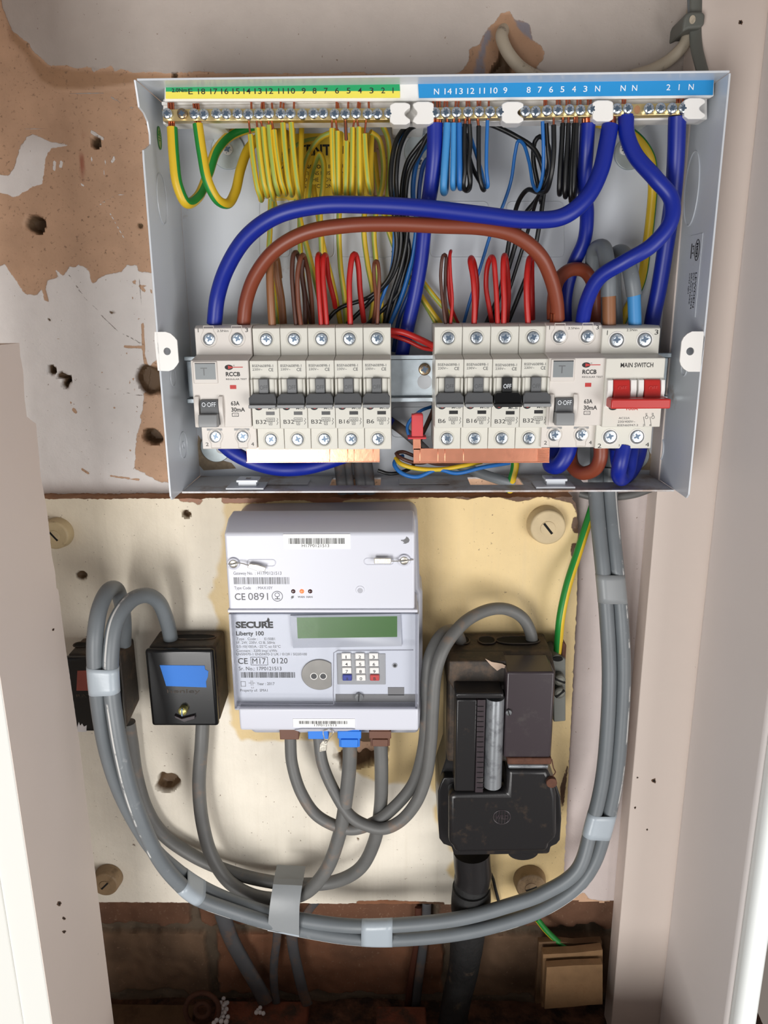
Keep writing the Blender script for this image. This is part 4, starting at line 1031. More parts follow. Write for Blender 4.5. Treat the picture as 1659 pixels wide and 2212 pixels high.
bar('neutral_bar', 'left neutral bar of seven screws beside the thick blue cable', [(928, 232), (1092, 230), (1092, 255), (930, 257.5)], [940, 963, 986, 1011, 1035, 1058.6, 1082], (242.5, 241.5))
bar('neutral_bar', 'middle neutral bar above the black neutral wires', [(1122, 229.5), (1292, 226), (1292, 252), (1124, 255)], [1135, 1157, 1181.6, 1205, 1230, 1253.7, 1279.5], (240.5, 236))
o = bar('neutral_bar', 'right neutral bar with one empty screw hole', [(1318, 225), (1490, 222), (1490, 247.5), (1318, 251)], [1332.7, 1356.3, 1401.5, 1427, 1452, 1476.4], (234.5, 233))
b = MB(); b.disc(1376.5, 237, 63.1, 62, 13, 'board_wood', n=20, squash=1.3); b.build('empty_hole', o)
# ================================================================== WIRES IN THE ENCLOSURE
ST = dict(stripe=(-22, 44), m2='earth_olive')
G_E = 'small yellow and green earth wires looped under the earth bar'
def loop(lab, ut, vt, ub, vb, uc, d=12, m='earth_yellow', h=60, cv=258, name='earth_wire', group=G_E, back=None, **kw):
    """a wire that drops from a bar, turns at (ub,vb) and climbs again behind itself"""
    du = (ub-ut)
    pts = [(ut, vt, h), (ut+du*.25, vt+(vb-vt)*.35, h+1), (ut+du*.75, vt+(vb-vt)*.8, h), (ub, vb-14, h-2), (ub+2, vb-5, h-7), (ub+4, vb-12, h-14), (ub+3, vb-60, h-18), (ub+4, vt+30, h-24)]
    if back: pts += back
    else: pts += [(ub+5, vt+4, h-32)]
    return wire(name, lab, 'wire', pts, d, m, group, core=[(uc, cv, h), (ut, vt+4, h)], core_d=4.5, **kw)
E = [(541, 291, 562, 437, 537, 'outermost at the left'), (556, 277, 575, 428, 554, 'second from the left'), (568, 275, 588, 434, 562, 'third from the left'), (581, 271, 600, 424, 580, 'fourth from the left, mostly green side out'),
     (592, 281, 614, 424, 586, 'fifth from the left'), (611, 266, 628, 426, 608, 'sixth from the left'), (629, 265, 647, 433, 631, 'at the right end of the left cluster'),
     (717, 278, 722, 423, 717, 'at the left end of the right cluster'), (729, 284, 731, 428, 725, 'second in the right cluster'), (748, 306, 746, 427, 746, 'under the short grey sleeve'),
     (762, 276, 759, 428, 766, 'fourth in the right cluster'), (775, 275, 777, 427, 771, 'fifth in the right cluster'), (787, 290, 798, 421, 791, 'at the right end of the right cluster')]
for i, (ut, vt, ub, vb, uc, w_) in enumerate(E):
    k = i in (3, 9)
    o = loop('thin yellow and green earth wire, '+w_, ut, vt, ub, vb, uc, h=60+(i % 2)*1.5 - (2 if i == 3 else 0), stripe=(-22+(-30 if i in (4, 5, 7) else 0)+(15*(i % 3)), 46 if i != 3 else 150), m2='earth_olive')
    if i == 9: MB().tube([at(746, 258, 60), at(747, 285, 60), at(748, 302, 60)], .0011, 'sheath_dark', n=10).build('grey_sleeve', o)
cu_top = MB()
for u, n in ((366, 3), (424, 3), (536, 1), (556, 2), (581, 1), (607, 2), (631, 1), (724, 1), (746, 1), (768, 2), (792, 1)):
    pass
def tips(us, v0, v1, parent_name):
    pass
# thick earth wires
wire('earth_cable', 'thick yellow and green earth wire hanging in the top left corner', 'wire', [(372, 276, 62), (376, 340, 64), (384, 400, 64), (402, 438, 60), (428, 425, 48), (450, 375, 36), (468, 325, 26), (500, 292, 18), (545, 276, 12), (580, 272, 8)], 23, 'earth_yellow', 'thick earth wires at the left end of the earth bar', stripe=(-125, 90), m2='earth_green', n=20,
     cores=[[(364+i*5, 222, 60), (366+i*5, 276, 61)] for i in range(3)], core_d=5)
wire('earth_cable', 'thick yellow and green earth wire looping past the top left washer', 'wire', [(427, 268, 62), (436, 330, 63), (448, 390, 63), (470, 432, 58), (492, 440, 50), (508, 415, 42), (520, 365, 34), (538, 320, 24), (570, 290, 14), (600, 280, 10)], 22, 'earth_yellow', 'thick earth wires at the left end of the earth bar', stripe=(8, 125), m2='earth_green', n=20,
     cores=[[(418+i*5, 224, 60), (423+i*5, 268, 61)] for i in range(3)], core_d=5)
wire('earth_cable', 'thick yellow and green earth wire curving down behind the right blue cables', 'wire', [(1275, 262, 30), (1320, 272, 26), (1370, 292, 22), (1405, 340, 18), (1410, 400, 14), (1405, 470, 12), (1396, 540, 10), (1384, 610, 10), (1350, 680, 10), (1330, 740, 9), (1310, 900, 9)], 21, 'earth_yellow', stripe=(-130, 120), m2='earth_green', n=20)
# copper ends above the earth bar belong to the bar's short jumpers
def bare(name, lab, cores, d=5):
    b = MB()
    for c in cores: b.tube(spline([(c[0], c[2], 58), (c[1], (c[2]+c[3])/2, 60), (c[1], c[3], 60)]), d/2/ppm(c[0], c[2], 60)/1000, 'copper_wire', n=8)
    return tag(b.build(name, smooth=60), lab, 'wire', 'bare copper ends standing above the bars')
for us, lab in (((543,), 'over the first small earth wire'), ((565, 570), 'over the second and third small earth wires'), ((588,), 'over the fifth small earth wire'), ((606, 612), 'bent over the sixth small earth wire'), ((635,), 'over the last wire of the left earth cluster'), ((727, 731), 'over the right earth cluster, leftmost'), ((752,), 'above the grey sleeved earth wire'), ((773, 777), 'above the fourth and fifth wires of the right cluster'), ((797,), 'over the rightmost small earth wire'),
                ((936, 944, 950), 'above the thick blue cable at the left neutral bar'), ((960, 966), 'above the light blue neutral wire'), ((984, 990), 'above the slim blue neutral wires'), ((1008, 1014), 'above the black neutral pair'), ((1032, 1037), 'above the single black neutral wire'), ((1056,), 'above the thin bright blue neutral wire'),
                ((1176, 1180), 'above the thin blue wire of the middle bar'), ((1203, 1209), 'above the second black wire of the middle bar'), ((1224, 1230), 'above the third black wire of the middle bar'), ((1247, 1254), 'above the last black wire of the middle bar'), ((1270, 1276), 'above the thick blue cable of the middle bar'), ((1345, 1350), 'above the right neutral bar, left part'), ((1462, 1468, 1474), 'above the right neutral bar, right part')):
    vv = 222 if us[0] < 900 else (219 if us[0] < 1150 else 213)
    bare('copper_end', 'bare copper wire end '+lab, [(u+random.uniform(-1, 1), u, vv+random.uniform(-2, 2), 242 if us[0] < 900 else 236) for u in us])
# dim earth wires deeper in the box
G_D = 'earth wires running down the back of the enclosure'
D = [([(728, 282, 28), (690, 300, 24), (662, 345, 20), (652, 410, 18), (648, 470, 16), (650, 560, 14), (658, 640, 12), (662, 700, 10)], 'arching left from the right earth cluster'),
     ([(664, 440, 24), (672, 380, 22), (690, 332, 22), (699, 352, 22), (698, 400, 22), (692, 450, 20), (694, 520, 18), (698, 600, 14), (706, 700, 12)], 'bent in a hairpin over the caution sticker'),
     ([(800, 285, 30), (818, 300, 26), (828, 350, 24), (826, 400, 22), (816, 440, 20), (808, 500, 18), (812, 560, 16), (822, 640, 14), (826, 700, 12)], 'rounded at the right of the earth clusters'),
     ([(826, 270, 24), (838, 300, 20), (842, 360, 18), (838, 430, 16), (850, 500, 14), (880, 560, 12), (930, 630, 10), (990, 700, 10)], 'slanting right behind the thick blue cable, upper'),
     ([(808, 330, 16), (820, 420, 16), (840, 500, 14), (868, 570, 12), (910, 640, 10), (952, 700, 10)], 'slanting right behind the thick blue cable, lower'),
     ([(585, 430, 20), (583, 500, 18), (581, 560, 16), (590, 620, 12), (600, 700, 10)], 'straight below the left earth cluster'),
     ([(640, 430, 18), (654, 500, 18), (670, 560, 16), (684, 620, 14), (700, 700, 12)], 'slanting from the left cluster behind the browns'),
     ([(676, 400, 16), (688, 470, 16), (700, 540, 16), (718, 610, 12), (736, 700, 10)], 'passing behind the red pair'),
     ([(734, 430, 22), (732, 500, 20), (736, 580, 18), (744, 640, 16), (748, 700, 12)], 'straight down left of the tall red wire'),
     ([(790, 420, 16), (786, 500, 14), (794, 570, 12), (806, 640, 10), (800, 700, 10)], 'straight down right of the tall red wire'),
     ([(690, 300, 12), (650, 310, 14), (600, 360, 14), (590, 420, 14), (600, 470, 12)], 'crossing behind the left earth cluster'),
     ([(850, 540, 12), (880, 600, 9), (915, 650, 8), (950, 712, 8)], 'lowest of those slanting to the right bank')]
for i, (p, w_) in enumerate(D): wire('earth_wire', 'yellow and green earth wire in the back, '+w_, 'wire', p, 12, 'earth_yellow', G_D, stripe=(-30+37*i % 90, 70), m2='earth_olive', n=12)

# ---- thick blue and brown cables
B = 'wire_blue_thick'; G_B = 'thick blue neutral cables'
def thick(name, lab, pts, d, m=B, grp=G_B, strands=None, **kw):
    o = wire(name, lab, 'cable', pts, d, m, grp, n=24, **kw)
    if strands:
        b = MB(); (ua, va, ha), (ub, vb, hb), dd = strands; r = dd/2/ppm(ua, va, ha)/1000
        P, Q = at(ua, va, ha), at(ub, vb, hb)
        for i in range(7):
            a = i*math.pi/3; o_ = Vector((math.cos(a), math.sin(a)*.8, 0))*(r*.62 if i < 6 else 0); b.tube([P+o_, Q+o_], r*.36, 'copper_wire', n=8)
        b.build('copper_strands', o, smooth=60)
    return o
thick('neutral_cable', 'thick blue cable dropping from the left neutral bar down between the banks', [(940, 266, 58), (938, 340, 56), (930, 410, 50), (918, 480, 40), (910, 560, 32), (896, 640, 26), (880, 710, 22), (868, 770, 18), (862, 830, 14)], 34, strands=((940, 254, 58), (940, 270, 58), 30), dref=(938, 340, 56))
thick('neutral_cable', 'long thick blue cable arching from the left breaker to the right neutral bar', [(463, 700, 46), (470, 640, 50), (492, 575, 58), (535, 510, 66), (600, 465, 72), (690, 444, 74), (800, 443, 74), (920, 450, 74), (1040, 464, 73), (1140, 475, 72), (1215, 468, 72), (1265, 430, 70), (1297, 370, 66), (1311, 310, 62), (1318, 272, 60)], 36, strands=((1318, 254, 60), (1319, 276, 60), 26), dref=(800, 443, 74))
thick('neutral_cable', 'thick blue cable falling from the middle neutral bar behind the arch', [(1270, 266, 56), (1266, 330, 54), (1262, 400, 46), (1268, 460, 34), (1262, 520, 26), (1238, 575, 20), (1222, 640, 16), (1222, 720, 12)], 32, strands=((1270, 254, 57), (1270, 268, 56), 28), dref=(1266, 330, 54))
thick('neutral_cable', 'S-shaped thick blue cable from the right neutral bar to the right residual current breaker', [(1352, 252, 60), (1354, 290, 62), (1372, 335, 66), (1415, 385, 72), (1450, 430, 74), (1448, 480, 76), (1408, 530, 76), (1350, 565, 72), (1295, 600, 64), (1268, 650, 56), (1257, 702, 48)], 34, dref=(1415, 385, 72))
thick('neutral_cable', 'straight thick blue cable down the right side of the enclosure', [(1463, 250, 58), (1460, 340, 54), (1453, 430, 46), (1440, 520, 38), (1424, 620, 30), (1408, 700, 24), (1396, 800, 18), (1380, 980, 16), (1362, 1020, 22), (1346, 1030, 30), (1336, 1000, 38), (1332, 965, 42)], 37, dref=(1460, 340, 54))
thick('neutral_cable', 'thick blue cable sagging under the left copper bar', [(478, 955, 42), (500, 975, 44), (545, 998, 44), (600, 1012, 42), (660, 1010, 40), (730, 990, 30), (800, 960, 20), (840, 900, 14)], 32, dref=(600, 1012, 42))
thick('neutral_cable', 'thick blue cable bend under the right residual current breaker', [(1232, 955, 40), (1222, 985, 42), (1205, 1006, 40), (1190, 1004, 34), (1196, 980, 24), (1215, 940, 16)], 36, dref=(1222, 985, 42))
thick('neutral_cable', 'thick blue cable loop hanging below the main switch', [(1348, 962, 56), (1340, 1000, 58), (1336, 1024, 54), (1344, 1034, 46), (1356, 1018, 40), (1362, 985, 36), (1366, 955, 30)], 33, dref=(1340, 1000, 58))
BR = 'wire_brown_thick'; G_R = 'thick brown live cables'
thick('live_cable', 'long thick brown cable arching between the two residual current breakers', [(526, 700, 46), (532, 650, 50), (552, 595, 56), (595, 540, 62), (660, 503, 66), (750, 487, 68), (850, 484, 68), (950, 488, 68), (1050, 493, 68), (1115, 510, 67), (1165, 550, 64), (1190, 600, 58), (1202, 650, 52), (1205, 690, 47)], 32, BR, G_R, strands=((1200, 676, 50), (1200, 696, 47), 26), dref=(850, 484, 68))
thick('live_cable', 'short thick brown cable beside the arch, hooking behind the grey tails', [(1196, 690, 42), (1196, 650, 40), (1206, 605, 36), (1232, 583, 32), (1262, 585, 28), (1280, 610, 24), (1284, 660, 22), (1284, 720, 18)], 29, BR, G_R)
thick('live_cable', 'thick brown cable loop under the right residual current breaker and main switch', [(1298, 960, 52), (1297, 990, 52), (1284, 1014, 48), (1258, 1022, 42), (1238, 1008, 34), (1232, 980, 28), (1240, 940, 20)], 31, BR, G_R)
# grey tails with stripped ends
def tail(lab, pts, d, inner, im):
    o = wire('supply_tail', lab, 'cable', pts, d, 'sheath_grey', 'stripped grey supply tails at the main switch', n=22)
    MB().tube(spline(inner), (d*.84)/2/ppm(*inner[0])/1000, im, n=20).build('inner_insulation', o, smooth=60)
tail('grey supply tail stripped to tan brown above the main switch', [(1315, 640, 50), (1314, 600, 50), (1310, 560, 46), (1302, 534, 38), (1286, 540, 30), (1280, 580, 24), (1284, 640, 18), (1288, 720, 14), (1290, 900, 12), (1290, 1000, 12), (1289, 1070, 14)], 34, [(1316, 708, 50), (1315, 632, 50)], 'wire_tan')
tail('grey supply tail stripped to light blue above the main switch', [(1370, 638, 50), (1364, 600, 50), (1356, 565, 44), (1344, 545, 36), (1330, 550, 28), (1326, 590, 20), (1330, 700, 14), (1330, 900, 12), (1322, 1000, 12), (1320, 1070, 14)], 33, [(1372, 708, 50), (1369, 632, 50)], 'wire_light_blue')

# ---- neutral wires, blue and black
G_N = 'small blue and black neutral wires'
def nw(lab, pts, d, m, **kw): return wire('neutral_wire', lab, 'wire', pts, d, m, G_N, n=12, **kw)
def nloop(lab, ut, ub, vb, d, m, h=60, side=4, **kw):
    return nw(lab, [(ut, 266, h), (ut+(ub-ut)*.3, 310, h), (ut+(ub-ut)*.8, 370, h), (ub, vb-12, h-2), (ub+side*.3, vb-4, h-6), (ub+side, vb-12, h-12), (ub+side*1.5, vb-70, h-18), (ub+side*2, 300, h-26), (ub+side*2, 275, h-34)], d, m, core=[(ut, 252, h), (ut, 270, h)], core_d=6, **kw)
nloop('wide light blue neutral wire beside the thick blue cable', 966, 958, 420, 16, 'wire_light_blue')
nloop('slim dull blue neutral wire, second from the thick cable', 980, 978, 411, 12, 'wire_light_blue')
nloop('slim mid blue neutral wire, third from the thick cable', 992, 993, 411, 12, 'wire_blue')
nw('black neutral wire bent in a narrow U, left leg', [(1004, 268, 60), (1003, 320, 60), (1004, 370, 60), (1001, 400, 58), (1006, 412, 54), (1014, 408, 50), (1016, 370, 44), (1004, 300, 36)], 10, 'wire_black', core=[(1006, 252, 60), (1004, 270, 60)], core_d=6)
nw('black neutral wire bent in a narrow U, right leg', [(1014, 268, 61), (1016, 310, 60), (1012, 360, 60), (1015, 398, 58), (1009, 410, 54), (1000, 406, 48), (998, 360, 40), (1000, 300, 34)], 10, 'wire_black', core=[(1014, 252, 61), (1014, 270, 61)], core_d=6)
nw('black neutral wire hooked at the bottom, under the fifth screw', [(1034, 272, 60), (1034, 330, 60), (1036, 380, 60), (1042, 407, 58), (1046, 410, 52), (1038, 395, 44), (1022, 365, 36), (1012, 330, 28), (1006, 290, 22)], 10, 'wire_black', core=[(1031, 252, 60), (1034, 274, 60)], core_d=6)
nw('thin bright blue neutral wire under the sixth screw', [(1053, 260, 60), (1051, 320, 60), (1051, 370, 60), (1054, 402, 58), (1048, 402, 52), (1040, 370, 42), (1026, 325, 32), (1015, 290, 26)], 8, 'wire_blue', core=[(1056, 248, 60), (1053, 262, 60)], core_d=5)
nw('black wire crossing the top of the enclosure from bar to bar', [(1040, 262, 26), (1075, 275, 26), (1115, 295, 28), (1150, 318, 30), (1168, 350, 32), (1176, 400, 30), (1160, 430, 26), (1130, 470, 22), (1110, 540, 18), (1085, 620, 14), (1050, 700, 12)], 11, 'wire_black')
nw('thin navy wire bent over a peak and dipping in a hairpin', [(1172, 262, 60), (1174, 330, 58), (1172, 380, 54), (1162, 412, 48), (1152, 400, 42), (1143, 350, 36), (1130, 310, 32), (1120, 304, 30), (1113, 330, 28), (1104, 390, 26), (1088, 440, 22), (1062, 500, 18), (1040, 570, 16), (1018, 640, 14), (1000, 705, 12)], 8, 'wire_blue')
nw('black wire just right of the thin blue one', [(1180, 266, 58), (1184, 330, 56), (1186, 370, 52), (1176, 400, 48), (1160, 430, 40), (1140, 500, 26), (1115, 580, 18), (1080, 690, 12)], 9, 'wire_black')
nw('black wire forming a wide hook over the others', [(1196, 270, 62), (1196, 330, 62), (1190, 380, 60), (1180, 412, 54), (1162, 415, 46), (1140, 410, 38), (1124, 428, 32), (1112, 460, 26), (1100, 520, 20), (1090, 580, 16), (1065, 700, 12)], 11, 'wire_black', core=[(1196, 250, 62), (1196, 272, 62)], core_d=5)
nw('black wire making an arch in the middle of the right half', [(1170, 440, 18), (1162, 400, 20), (1152, 340, 22), (1156, 305, 24), (1166, 295, 26), (1182, 310, 28), (1186, 350, 24), (1176, 410, 20), (1166, 480, 18), (1150, 560, 14), (1120, 640, 12), (1096, 700, 10)], 10, 'wire_black')
nloop('black neutral wire, left of the tight group of four', 1216, 1208, 424, 11, 'wire_black', side=3)
nloop('black neutral wire, second of the tight group of four', 1228, 1220, 430, 10, 'wire_black', h=62, side=4)
nloop('black neutral wire, third of the tight group of four', 1241, 1233, 440, 11, 'wire_black', h=60, side=4)
nloop('black neutral wire against the thick blue cable', 1246, 1239, 430, 10, 'wire_black', h=64, side=3)
# bundle left of the thick cable
Bn = [([(906, 264, 22), (880, 272, 30), (858, 300, 36), (846, 350, 40), (844, 410, 40), (852, 470, 36), (856, 540, 30), (840, 600, 24), (800, 640, 20), (730, 668, 18), (700, 700, 16)], 10, 'wire_black', 'leftmost, sweeping down to the left bank'),
      ([(912, 268, 24), (884, 280, 32), (864, 320, 36), (856, 380, 36), (860, 450, 32), (866, 520, 28), (850, 590, 22), (800, 650, 18), (750, 700, 14)], 10, 'wire_black', 'second, sweeping down to the left bank'),
      ([(898, 262, 20), (870, 290, 30), (860, 340, 32), (853, 420, 30), (852, 500, 26), (846, 580, 22), (820, 660, 16), (810, 700, 12)], 8, 'wire_blue', 'slim and blue inside the black bundle'),
      ([(925, 290, 40), (905, 330, 38), (884, 370, 36), (876, 430, 34), (880, 500, 28), (868, 570, 24), (846, 640, 18), (830, 700, 14)], 10, 'wire_black', 'crossing in front of the top washer'),
      ([(930, 285, 36), (900, 320, 32), (880, 350, 30), (868, 410, 30), (872, 480, 26), (884, 540, 24), (870, 600, 18), (838, 700, 12)], 10, 'wire_black', 'just behind the one crossing the washer'),
      ([(940, 300, 26), (912, 325, 28), (898, 360, 28), (892, 420, 26), (900, 480, 24), (890, 560, 20), (868, 640, 16), (840, 705, 12)], 11, 'wire_blue', 'mid blue beside the thick cable'),
      ([(940, 330, 22), (918, 350, 22), (908, 390, 22), (904, 440, 20), (906, 520, 16), (888, 620, 14), (862, 690, 12), (850, 760, 10)], 10, 'wire_navy', 'navy, tucked against the thick cable'),
      ([(866, 420, 24), (868, 490, 22), (872, 560, 20), (856, 620, 18), (838, 660, 14), (815, 720, 10)], 11, 'wire_black', 'innermost of the black bundle'),
      ([(878, 430, 20), (880, 500, 18), (878, 560, 18), (862, 630, 16), (826, 670, 14), (790, 705, 10)], 10, 'wire_black', 'deepest of the black bundle')]
for p, d, m, w_ in Bn: nw('neutral wire left of the thick blue cable, '+w_, p, d, m)

# ---- live wires over the breakers
G_L = 'small red and brown live wires entering the breakers'
def lw(lab, pts, d, m): return wire('live_wire', lab, 'wire', pts, d, m, G_L, n=12)
def hook(lab, ub, ut, vt, d, m, back, h=48, vb=702):
    """rises from a breaker, bends at (ut,vt) and goes down behind"""
    return lw(lab, [(ub, vb, h), (ub-(ub-ut)*.2, vb-40, h+2), (ut-1, vt+28, h), (ut+1, vt+6, h-4), (ut+4, vt+4, h-9), (ut+7, vt+24, h-14)] + back, d, m)
lw('tan brown live wire, front of the pair over the first breaker', [(588, 702, 48), (585, 650, 50), (583, 600, 50), (583, 565, 48), (588, 545, 42), (596, 560, 36), (602, 600, 30)], 17, 'wire_tan')
lw('tan brown live wire, rear of the pair over the first breaker', [(612, 700, 30), (608, 650, 30), (600, 600, 32), (596, 560, 36), (590, 540, 38)], 16, 'wire_tan')
lw('dark brown live wire with a tall bend over the second breaker', [(640, 702, 48), (635, 650, 48), (631, 590, 48), (634, 550, 46), (640, 545, 42), (646, 560, 38), (660, 640, 28), (672, 700, 22)], 10, 'wire_brown_dark')
lw('brown live wire with a shorter bend over the second breaker', [(650, 702, 50), (644, 650, 50), (643, 590, 50), (650, 556, 48), (656, 552, 42), (664, 580, 36), (672, 640, 28), (676, 700, 22)], 10, 'wire_brown')
lw('brown live wire behind, right of the second breaker', [(660, 700, 32), (658, 640, 34), (652, 590, 38), (655, 560, 40)], 10, 'wire_brown_dark')
lw('red live wire, left of the pair over the third breaker', [(694, 702, 49), (690, 650, 50), (687, 600, 50), (686, 556, 48), (690, 550, 42), (694, 580, 36), (700, 640, 28), (704, 700, 22)], 11, 'wire_red')
lw('red live wire, right of the pair over the third breaker', [(706, 702, 49), (702, 650, 50), (698, 600, 50), (699, 556, 48), (704, 552, 42), (710, 600, 34), (722, 650, 26), (724, 664, 22)], 11, 'wire_red')
lw('tall red live wire pinched like a hairpin over the fourth breaker', [(757, 702, 48), (755, 650, 50), (755, 600, 50), (762, 552, 48), (768, 550, 44), (774, 575, 40), (778, 630, 34), (786, 696, 26)], 12, 'wire_red')
lw('thin brown live wire hairpin over the fifth breaker', [(815, 702, 48), (817, 650, 48), (819, 590, 48), (815, 565, 46), (809, 567, 42), (808, 600, 38), (812, 650, 30), (806, 700, 24)], 8, 'wire_brown')
lw('thin brown live wire loop over the first breaker of the right bank', [(963, 702, 48), (955, 640, 48), (952, 590, 48), (957, 552, 48), (963, 552, 44), (962, 590, 42), (962, 650, 38), (970, 700, 30)], 7, 'wire_brown_dark')
lw('thin red live wire, tall bend over the first breaker of the right bank', [(973, 702, 48), (977, 650, 48), (973, 590, 48), (972, 550, 47), (974, 542, 43), (970, 560, 40), (968, 610, 36), (974, 660, 30), (990, 700, 22)], 7, 'wire_red')
lw('single red live wire over the second breaker of the right bank', [(1024, 702, 48), (1025, 650, 50), (1022, 600, 50), (1016, 565, 47), (1018, 557, 42), (1024, 570, 36), (1030, 620, 30), (1026, 690, 22)], 12, 'wire_red')
lw('red live wire loop, left over the black toggle breaker', [(1075, 702, 49), (1073, 650, 49), (1070, 600, 49), (1066, 560, 48), (1061, 555, 44), (1053, 575, 40), (1050, 620, 36), (1056, 660, 32), (1063, 700, 28)], 11, 'wire_red')
lw('red live wire, right over the black toggle breaker', [(1088, 702, 49), (1089, 650, 50), (1087, 600, 50), (1088, 558, 48), (1091, 553, 42), (1096, 590, 36), (1098, 640, 28), (1094, 700, 22)], 12, 'wire_red')
lw('single red live wire over the last breaker of the right bank', [(1141, 702, 48), (1138, 650, 50), (1138, 600, 50), (1143, 562, 47), (1147, 558, 41), (1148, 600, 32), (1150, 690, 22)], 13, 'wire_red')
lw('red live wire crossing between the banks, upper', [(835, 714, 36), (870, 718, 38), (905, 732, 38), (945, 752, 34)], 14, 'wire_red')
lw('red live wire crossing between the banks, lower', [(838, 722, 30), (880, 736, 32), (915, 752, 32), (945, 756, 30)], 9, 'wire_red')

# ---- loose wires at the bottom of the enclosure
G_O = 'loose thin wires curled at the bottom of the enclosure'
def ow(lab, pts, d, m, **kw): return wire('loose_wire', lab, 'wire', pts, d, m, G_O, n=12, **kw)
ow('thin brown wire curled at the bottom beside the right copper bar', [(938, 880, 26), (920, 920, 30), (905, 960, 34), (925, 995, 34), (900, 1000, 36), (868, 990, 36), (856, 980, 32), (870, 976, 28), (895, 985, 26), (940, 1002, 24), (1000, 1000, 20)], 8, 'wire_brown_dark')
ow('thin yellow wire curled at the bottom beside the right copper bar', [(855, 990, 32), (866, 1002, 38), (900, 1012, 40), (950, 1014, 40), (1000, 1006, 36), (1040, 998, 26)], 10, 'earth_yellow', stripe=(60, 60), m2='earth_olive')
ow('thin blue wire curled at the bottom beside the right copper bar', [(940, 876, 20), (905, 890, 26), (880, 920, 28), (886, 950, 30)], 7, 'wire_blue')
ow('thin blue wire waving below the right copper bar', [(1100, 1000, 22), (1040, 1010, 34), (985, 1022, 40), (945, 1014, 40), (900, 1030, 42), (868, 1022, 40), (852, 1004, 36), (858, 990, 30), (870, 985, 24)], 9, 'wire_blue')
ow('cut black wire stub at the bottom between the banks', [(816, 1016, 34), (840, 1023, 34), (865, 1020, 30), (888, 1010, 24), (900, 990, 16)], 8, 'wire_black')
ow('black wire running up behind the red cap', [(938, 878, 24), (926, 910, 22), (908, 950, 20), (900, 990, 16)], 9, 'wire_black')
G_F = 'flat grey cables entering through the bottom slots'
def flatc(lab, pts, d, m='sheath_dark', name='flat_cable', g=G_F, flat=.55): return wire(name, lab, 'cable', pts, d, m, g, flat=flat, n=14)
for i, (u0, u1, w_) in enumerate(((734, 728, 'leftmost in the left slot'), (752, 750, 'second in the left slot'), (776, 772, 'third in the left slot'), (794, 786, 'rightmost in the left slot'))):
    flatc('flat dark grey cable '+w_, [(u1-4, 900, 8), (u1, 960, 12), (u0, 1010, 16), (u0+4, 1046, 18), (u0+6, 1065, 14)], 24 if i != 1 else 17)
flatc('flat dark grey cable slanting below the rail between the banks', [(835, 905, 14), (870, 930, 14), (905, 960, 14), (930, 985, 14)], 22)
flatc('light grey cable slanting into the right slot', [(960, 990, 14), (1010, 1012, 16), (1060, 1030, 18), (1110, 1046, 16)], 22, 'sheath_grey', flat=.8)
wire('earth_cable', 'short yellow and green earth wire dropping through the right slot', 'wire', [(1112, 980, 16), (1112, 1010, 18), (1107, 1030, 18), (1100, 1060, 12)], 18, 'earth_yellow', stripe=(30, 110), m2='earth_green', n=16)
# ================================================================== ELECTRICITY METER
MF = 80.0
mt = thing('electricity_meter', 'white electricity meter with green display and keypad on the cream board', 'electricity meter', at(700, 1600, 15))
mt.location.y = -.015
def MX(u, v=1400, h=MF): return at(u, v, h)
# outer rear shell
b = MB()
A = [(506, 1118), (516, 1100), (530, 1094), (884, 1086), (896, 1090), (903, 1106), (908, 1270), (915, 1285), (916, 1420), (914, 1550), (904, 1588), (560, 1588), (530, 1560), (512, 1420)]
b.prism([(499, 1160), (500, 1132), (508, 1119), (524, 1113), (885, 1108), (898, 1112), (903, 1126), (907, 1270), (913, 1280), (913, 1400), (912, 1560), (902, 1586), (548, 1586), (522, 1560)], 50, 15, 'meter_grey')
b.build('rear_case', mt, bevel=3, seg=4)
# upper cover with sloping top
def wedge(px_front, hf, px_back, hb, m, b):
    A = [at(u, v, hf) for u, v in px_front]; B = [at(u, v, hb) for u, v in px_back]; b.loft(A, B, m)
b = MB()
fr = [at(487, 1157, MF), at(891, 1148, MF), at(901, 1318, MF), at(492, 1322, MF)]
x0, x1 = (fr[0].x+fr[3].x)/2, (fr[1].x+fr[2].x)/2; zt_, zb_ = (fr[0].z+fr[1].z)/2, (fr[2].z+fr[3].z)/2
zr_ = at(700, 1118, 66).z
P = [(MF, zb_), (MF, zt_), (66, zr_), (50, zr_+.001), (48, zb_)]
Aa = [Vector((x0, -h/1000, z)) for h, z in P]; b.loft(Aa, [p+Vector((x1-x0, 0, 0)) for p in Aa], 'meter_white')
upc = b.build('upper_cover', mt, bevel=1.6, seg=3)
b = MB(); b.box(x0-.0006, x1+.002, zb_-.0006, zb_+.0016, MF+1.6, 50, 'meter_white'); b.build('cover_lip', mt, bevel=.5)
# stickers and printing on the upper cover
def barcode(b, u0, u1, v0, v1, h, m, n=46, seed=1):
    rnd = random.Random(seed); x = at(u0, (v0+v1)/2, h).x; xe = at(u1, (v0+v1)/2, h).x; z0, z1 = at((u0+u1)/2, v1, h).z, at((u0+u1)/2, v0, h).z
    un = (xe-x)/(n*1.55*1.05)
    while x < xe-un:
        w = un*rnd.choice((.5, .8, 1.2)); b.poly([(x, -h/1000, z0), (min(x+w, xe), -h/1000, z0), (min(x+w, xe), -h/1000, z1), (x, -h/1000, z1)], m); x += w+un*rnd.choice((.5, .7, 1.1))
b = MB(); b.rect(612, 1154, 757, 1186, MF+.15, MF-.1, 'sticker_white'); s1 = b.build('barcode_sticker', upc, bevel=.05)
b = MB(); barcode(b, 624, 746, 1162.5, 1175, MF+.2, 'ink_black', 44, 3); b.text('H17P0121513', 652, 711, 1175.5, 1182, MF+.2, 'ink_black'); b.build('sticker_lettering', s1)
b = MB(); h = MF+.08
